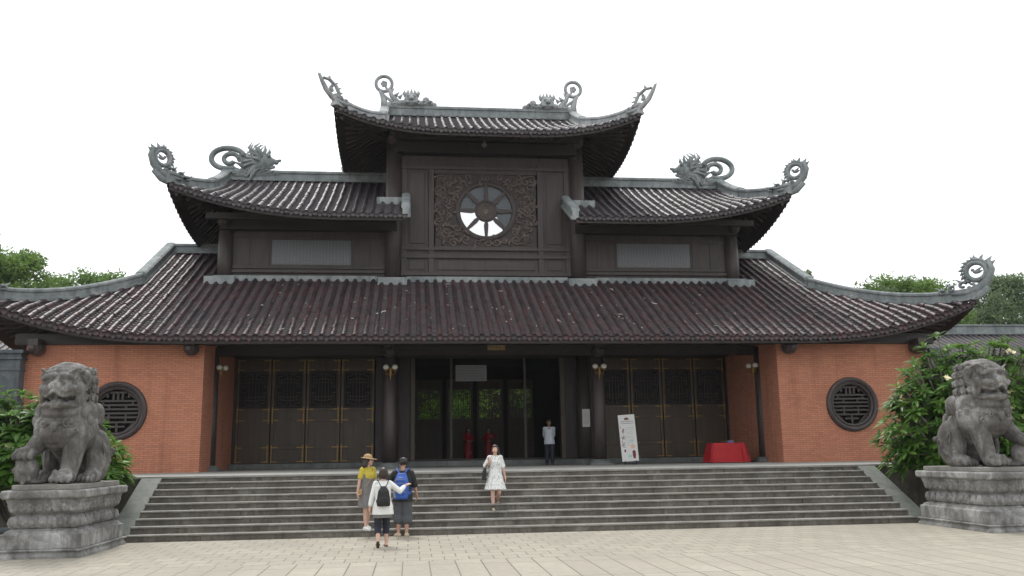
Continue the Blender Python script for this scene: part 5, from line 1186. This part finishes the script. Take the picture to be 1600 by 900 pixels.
# 5 man in pale shirt on the terrace
p = Person('man in pale shirt and dark trousers standing on the terrace by the open doorway', (2.03, 11.75, TZ), R(-6), 1.48,
    dict(hip=.87, feet=((-.10, .0, FL), (.11, -.02, FL)), fdir=(-14, 14), lean=-.01, look=8, hands=((-.13, .19, .90), (.13, .19, .90)), epole=((-.5, 1, 0), (.5, 1, 0)), hdir=((.7, .3, -.4), (-.7, .3, -.4)), palm=((0, 1, 0), (0, 1, 0))), 'skin_dark', False)
b = MB(); p.torso(b, -.10, .185, .14, .02, .02); p.sleeves(b, 1.3, .06, .052); p.wear('shirt', b, 'shirt', .009, 2); b = MB(); p.legs(b, 1.93, .11, .085, .075); p.wear('trousers', b, 'navy', .009, 2); p.shoes('brown_leather'); p.hair('hair')
# 6, 7 women in long red dresses inside
for x, lab, hands, lk_ in ((-.36, 'woman in long red dress inside the hall, left of the pair, hands folded', ((-.03, -.20, 1.02), (.05, -.21, 1.02)), 10), (.50, 'woman in long red dress inside the hall, right of the pair, behind the white dress', ((-.10, -.19, 1.02), (.15, -.18, 1.25)), -12)):
    p = Person(lab, (x, 18.6, TZ+.02), R(4), 1.43, dict(hip=.86, feet=((-.07, 0, FL), (.08, -.01, FL)), look=lk_, hands=hands, epole=((-1, .5, -.4), (1, .5, -.4)), hdir=((.8, -.3, 0), (-.8, -.3, .2))), 'skin')
    b = MB(); c = p.hip; p.torso(b, -.05, .155, .12, .02, .008); b.loft([(c.x, c.y, .06, .205, .17, .05), (c.x, c.y, .4, .19, .15, .035), (c.x, c.y, c.z-.1, .185, .14, .01), (c.x, c.y, c.z+.1, .15, .115, 0)], 36); p.sleeves(b, 1.85, .058, .05); p.wear('red_dress', b, 'red_dress', .009, 2); p.hair('hair', .0, 1.0, True)

# ------------------------------------------------------------------ lamps, notices, banner, table
def wall_lamp(x, y, z, lab, rz=0.):
    t = empty('wall_lamp', (x, y, z), lab, 'lamp', 'twin globe wall lamps', rz)
    b = MB(); b.lathe([(.0, -.34), (.015, -.31), (.025, -.18), (.06, -.1), (.045, 0), (.07, .06), (.02, .1)], (0, -.06, 0), 12)
    for e in (-1, 1):
        b.tube([(0, -.06, -.08), (e*.07, -.10, -.16), (e*.14, -.12, -.10), (e*.145, -.12, -.02)], .014, 7); b.lathe([(.02, -.03), (.07, .0), (.075, .02)], (e*.145, -.12, 0), 12); b.tube([(0, -.06, .02), (e*.06, -.09, .06), (e*.09, -.1, .0)], .010, 6)
    b.tube([(0, .0, 0), (0, -.08, 0)], .03, 8); b.build('bracket', M['brass'], t, smooth=True)
    for e in (-1, 1): g = MB(); g.ell((e*.145, -.12, .10), (.098, .098, .088), n=18, m=12); g.build('globe', M['globe'], t, smooth=True)
wall_lamp(-3.43, 9.79, 4.36, 'brass twin globe lamp on the column left of the open doorway'); wall_lamp(3.45, 9.79, 4.36, 'brass twin globe lamp on the column right of the open doorway')
wall_lamp(-8.82, 9.75, 4.36, 'twin globe lamp on the slim pillar at the left brick wing', R(62)); wall_lamp(8.82, 9.75, 4.36, 'twin globe lamp on the slim pillar at the right brick wing', R(-62))
def strokes(mb, x0, x1, z, h, y, rr, gap=.35, wd=.02, dense=5):
    x = x0; k = 0
    while x < x1-h*.5:
        c = h*rr.uniform(.55, .8)
        for _ in range(dense):
            k += 1
            if rr.random() < .5: a = rr.uniform(0, c*.8); mb.box(x+a, x+a+wd*h*6, y-.0004*(k % 7)-.003, y, z+rr.uniform(0, .2)*h, z+h*rr.uniform(.6, 1))
            else: a = rr.uniform(0, h*.85); mb.box(x, x+c, y-.0004*(k % 7)-.003, y, z+a, z+a+wd*h*5)
        x += c+h*gap*(1 if rr.random() < .8 else 2)
rr = random.Random(12)
t = empty('gilt_plaque', (.03, 9.83, 5.13), 'small gilt plaque with dark characters on the beam over the doorway', 'plaque'); b = MB(); b.box(-.29, .29, -.03, .01, -.105, .105); b.build('board', M['gold'], t, bevel=.006)
b = MB(); strokes(b, -.24, .25, -.055, .11, -.031, rr, .18, .022, 6); b.build('lettering', M['ink'], t)
b = MB(); [b.box(x, x+.012, -.02, .0, .10, .28) for x in (-.2, .19)]; b.build('hanger', M['brass'], t)
t = empty('hanging_notice', (-.62, 12.66, 4.52), 'large grey sheet of faint text hung in the upper doorway', 'notice'); b = MB(); b.box(-.56, .56, -.006, .006, -.29, .29); b.build('sheet', M['sheet'], t)
b = MB()
for k in range(5): strokes(b, -.48, .48, .17-.10*k, .045, -.0065, rr, .25, .02, 4)
b.build('lettering', M['slate'], t)
t = empty('paper_notice', (3.47, 12.33, 2.88), 'white paper notice taped on the thick column right of the doorway', 'notice', None, R(4)); b = MB(); b.box(-.14, .14, -.004, .003, -.33, .30); b.build('sheet', M['paper'], t)
b = MB()
for k in range(11): strokes(b, -.105, .105, .19-.042*k, .018, -.0045, rr, .25, .03, 3)
b.build('lettering', M['sheet'], t)
# standing banner leaning back
t = empty('standing_banner', (4.24, 9.05, TZ), 'tall white information banner on a low stand before the right doors', 'banner', None, R(-6)); t.rotation_euler.y = R(-3.0); t.rotation_euler.x = R(-7)
b = MB(); b.box(-.27, .27, -.006, .006, .10, 1.60); b.build('panel', M['paper'], t)
b = MB(); b.box(-.20, .20, -.05, .05, .0, .05); b.box(-.19, -.16, -.02, .02, .04, .12); b.box(.16, .19, -.02, .02, .04, .12); b.box(-.28, .28, -.012, .012, .08, .10); b.box(-.28, -.268, -.011, .011, .09, 1.61); b.box(-.28, .28, -.012, .012, 1.60, 1.615); b.build('stand', M['black_cloth'], t)
e = MB(); e.ell((0, -.008, 1.47), (.035, .003, .045), n=10, m=6)
for s in (-1, 1): e.ell((s*.035, -.008, 1.465), (.03, .003, .035), Matrix.Rotation(R(s*35), 3, 'Y'), n=10, m=6); e.ell((s*.055, -.008, 1.45), (.022, .003, .02), n=10, m=6)
e.build('emblem', M['maroon'], t)
b = MB(); strokes(b, -.19, .20, 1.365, .034, -.0065, rr, .25, .03, 5); strokes(b, -.20, .21, 1.305, .026, -.0065, rr, .25, .03, 5)
for k, (x0, x1) in enumerate(((-.06, .19), (-.06, .21), (-.06, .16), (-.06, .18), (-.05, .14), (-.05, .2), (-.05, .1), (-.06, .17), (-.06, .12))): strokes(b, x0, x1, 1.17-.055*k-.03*(k//2), .02, -.0065, rr, .3, .02, 3)
b.build('lettering', M['ink'], t)
b = MB()
for k in range(22): z = rr.uniform(.55, 1.2); x = -.19+rr.gauss(.02, .03); b.tube([(x, -.0075, z), (x+rr.uniform(-.03, .03), -.0075, z+.04), (x+rr.uniform(-.04, .04), -.0075, z+.08)], .007, 5, flat=.002, up=(0, 1, 0))
for z in (.30, .38): b.ell((.14, -.008, z), (.055, .003, .07), n=12, m=6)
b.box(-.20, -.08, -.008, -.0065, .555, .565); b.box(.10, .18, -.008, -.0065, .19, .27); b.ell((-.14, -.008, .44), (.03, .003, .05), n=10, m=6); b.build('figures', M['maroon'], t)
b = MB(); b.ell((.14, -.0075, .385), (.022, .003, .026), n=10, m=6); b.ell((.12, -.0068, .57), (.075, .002, .07), n=12, m=6); b.build('peach_patch', M['peach'], t)
b = MB(); b.ell((.12, -.0068, .76), (.06, .002, .035), n=12, m=6); b.ell((.0, -.0068, .27), (.07, .002, .05), n=12, m=6); b.build('teal_patch', M['teal'], t)
# table under a red cloth with a small blue box
t = empty('table', (7.58, 9.55, TZ), 'table hidden under the red cloth on the terrace\'s right', 'table'); b = MB(); b.box(-.56, .56, -.33, .33, .60, .63); b.build('table_top', M['wood'], t)
for x in (-.5, .5):
    for y in (-.28, .28): b = MB(); b.box(x-.02, x+.02, y-.02, y+.02, 0, .60); b.build('leg', M['grey_metal'], t)
b = MB(); n = 96; rr = random.Random(2)
def oval(a, hx, hy, k): ca, sa = math.cos(a), math.sin(a); e = .22; return (hx*math.copysign(abs(ca)**e, ca)*k, hy*math.copysign(abs(sa)**e, sa)*k)
rows = []
for z, k0, amp in ((.642, .96, 0), (.640, 1.0, 0), (.60, 1.012, .002), (.35, 1.07, .035), (.02, 1.16, .075)):
    rows.append([(*oval(2*math.pi*j/n, .575, .345, k0+amp*(math.sin(11*2*math.pi*j/n)+.5*math.sin(17*2*math.pi*j/n+1))), z) for j in range(n)])
b.rings(rows[::-1], cap=False); b.add(rows[0], [tuple(range(n))]); o = b.build('tablecloth', M['red'], None, smooth=True); o.location = (7.58, 9.55, TZ); tag(o, 'bright red cloth draped to the floor over a table before the right doors', 'tablecloth')
t = empty('small_box', (7.72, 9.5, TZ+.6435), 'small blue and white box on the red tablecloth', 'box', None, R(8)); b = MB(); b.box(-.10, .10, -.07, .07, 0, .05); b.build('lid', M['box'], t); b = MB(); b.box(-.103, .103, -.073, .073, .0501, .075); b.build('tray', M['sheet'], t)
# pendant lamp under the top eave
t = empty('pendant_lamp', (-.15, 11.6, 12.95), 'small grey bulkhead lamp hanging under the middle of the top eave', 'lamp'); b = MB(); b.tube([(0, 0, .02), (0, 0, -.12)], .02, 8); b.lathe([(.03, -.10), (.09, -.15), (.10, -.2)], (0, 0, 0), 14); b.build('fitting', M['grey_metal'], t, smooth=True); b = MB(); b.ell((0, 0, -.21), (.085, .085, .07)); b.build('globe', M['frost'], t, smooth=True)
# ------------------------------------------------------------------ humid air
hm = bpy.data.materials.new('humid_air'); hm.use_nodes = True; t = hm.node_tree; t.nodes.remove(t.nodes['Principled BSDF'])
pv = t.nodes.new('ShaderNodeVolumePrincipled'); pv.inputs['Color'].default_value = (.93, .95, 1, 1); pv.inputs['Density'].default_value = .00022; pv.inputs['Anisotropy'].default_value = .3
t.links.new(pv.outputs[0], t.nodes['Material Output'].inputs['Volume'])
b = MB(); b.box(-905, 905, -305, 1505, -1.2, 22); tag(b.build('haze', hm), kind='stuff')
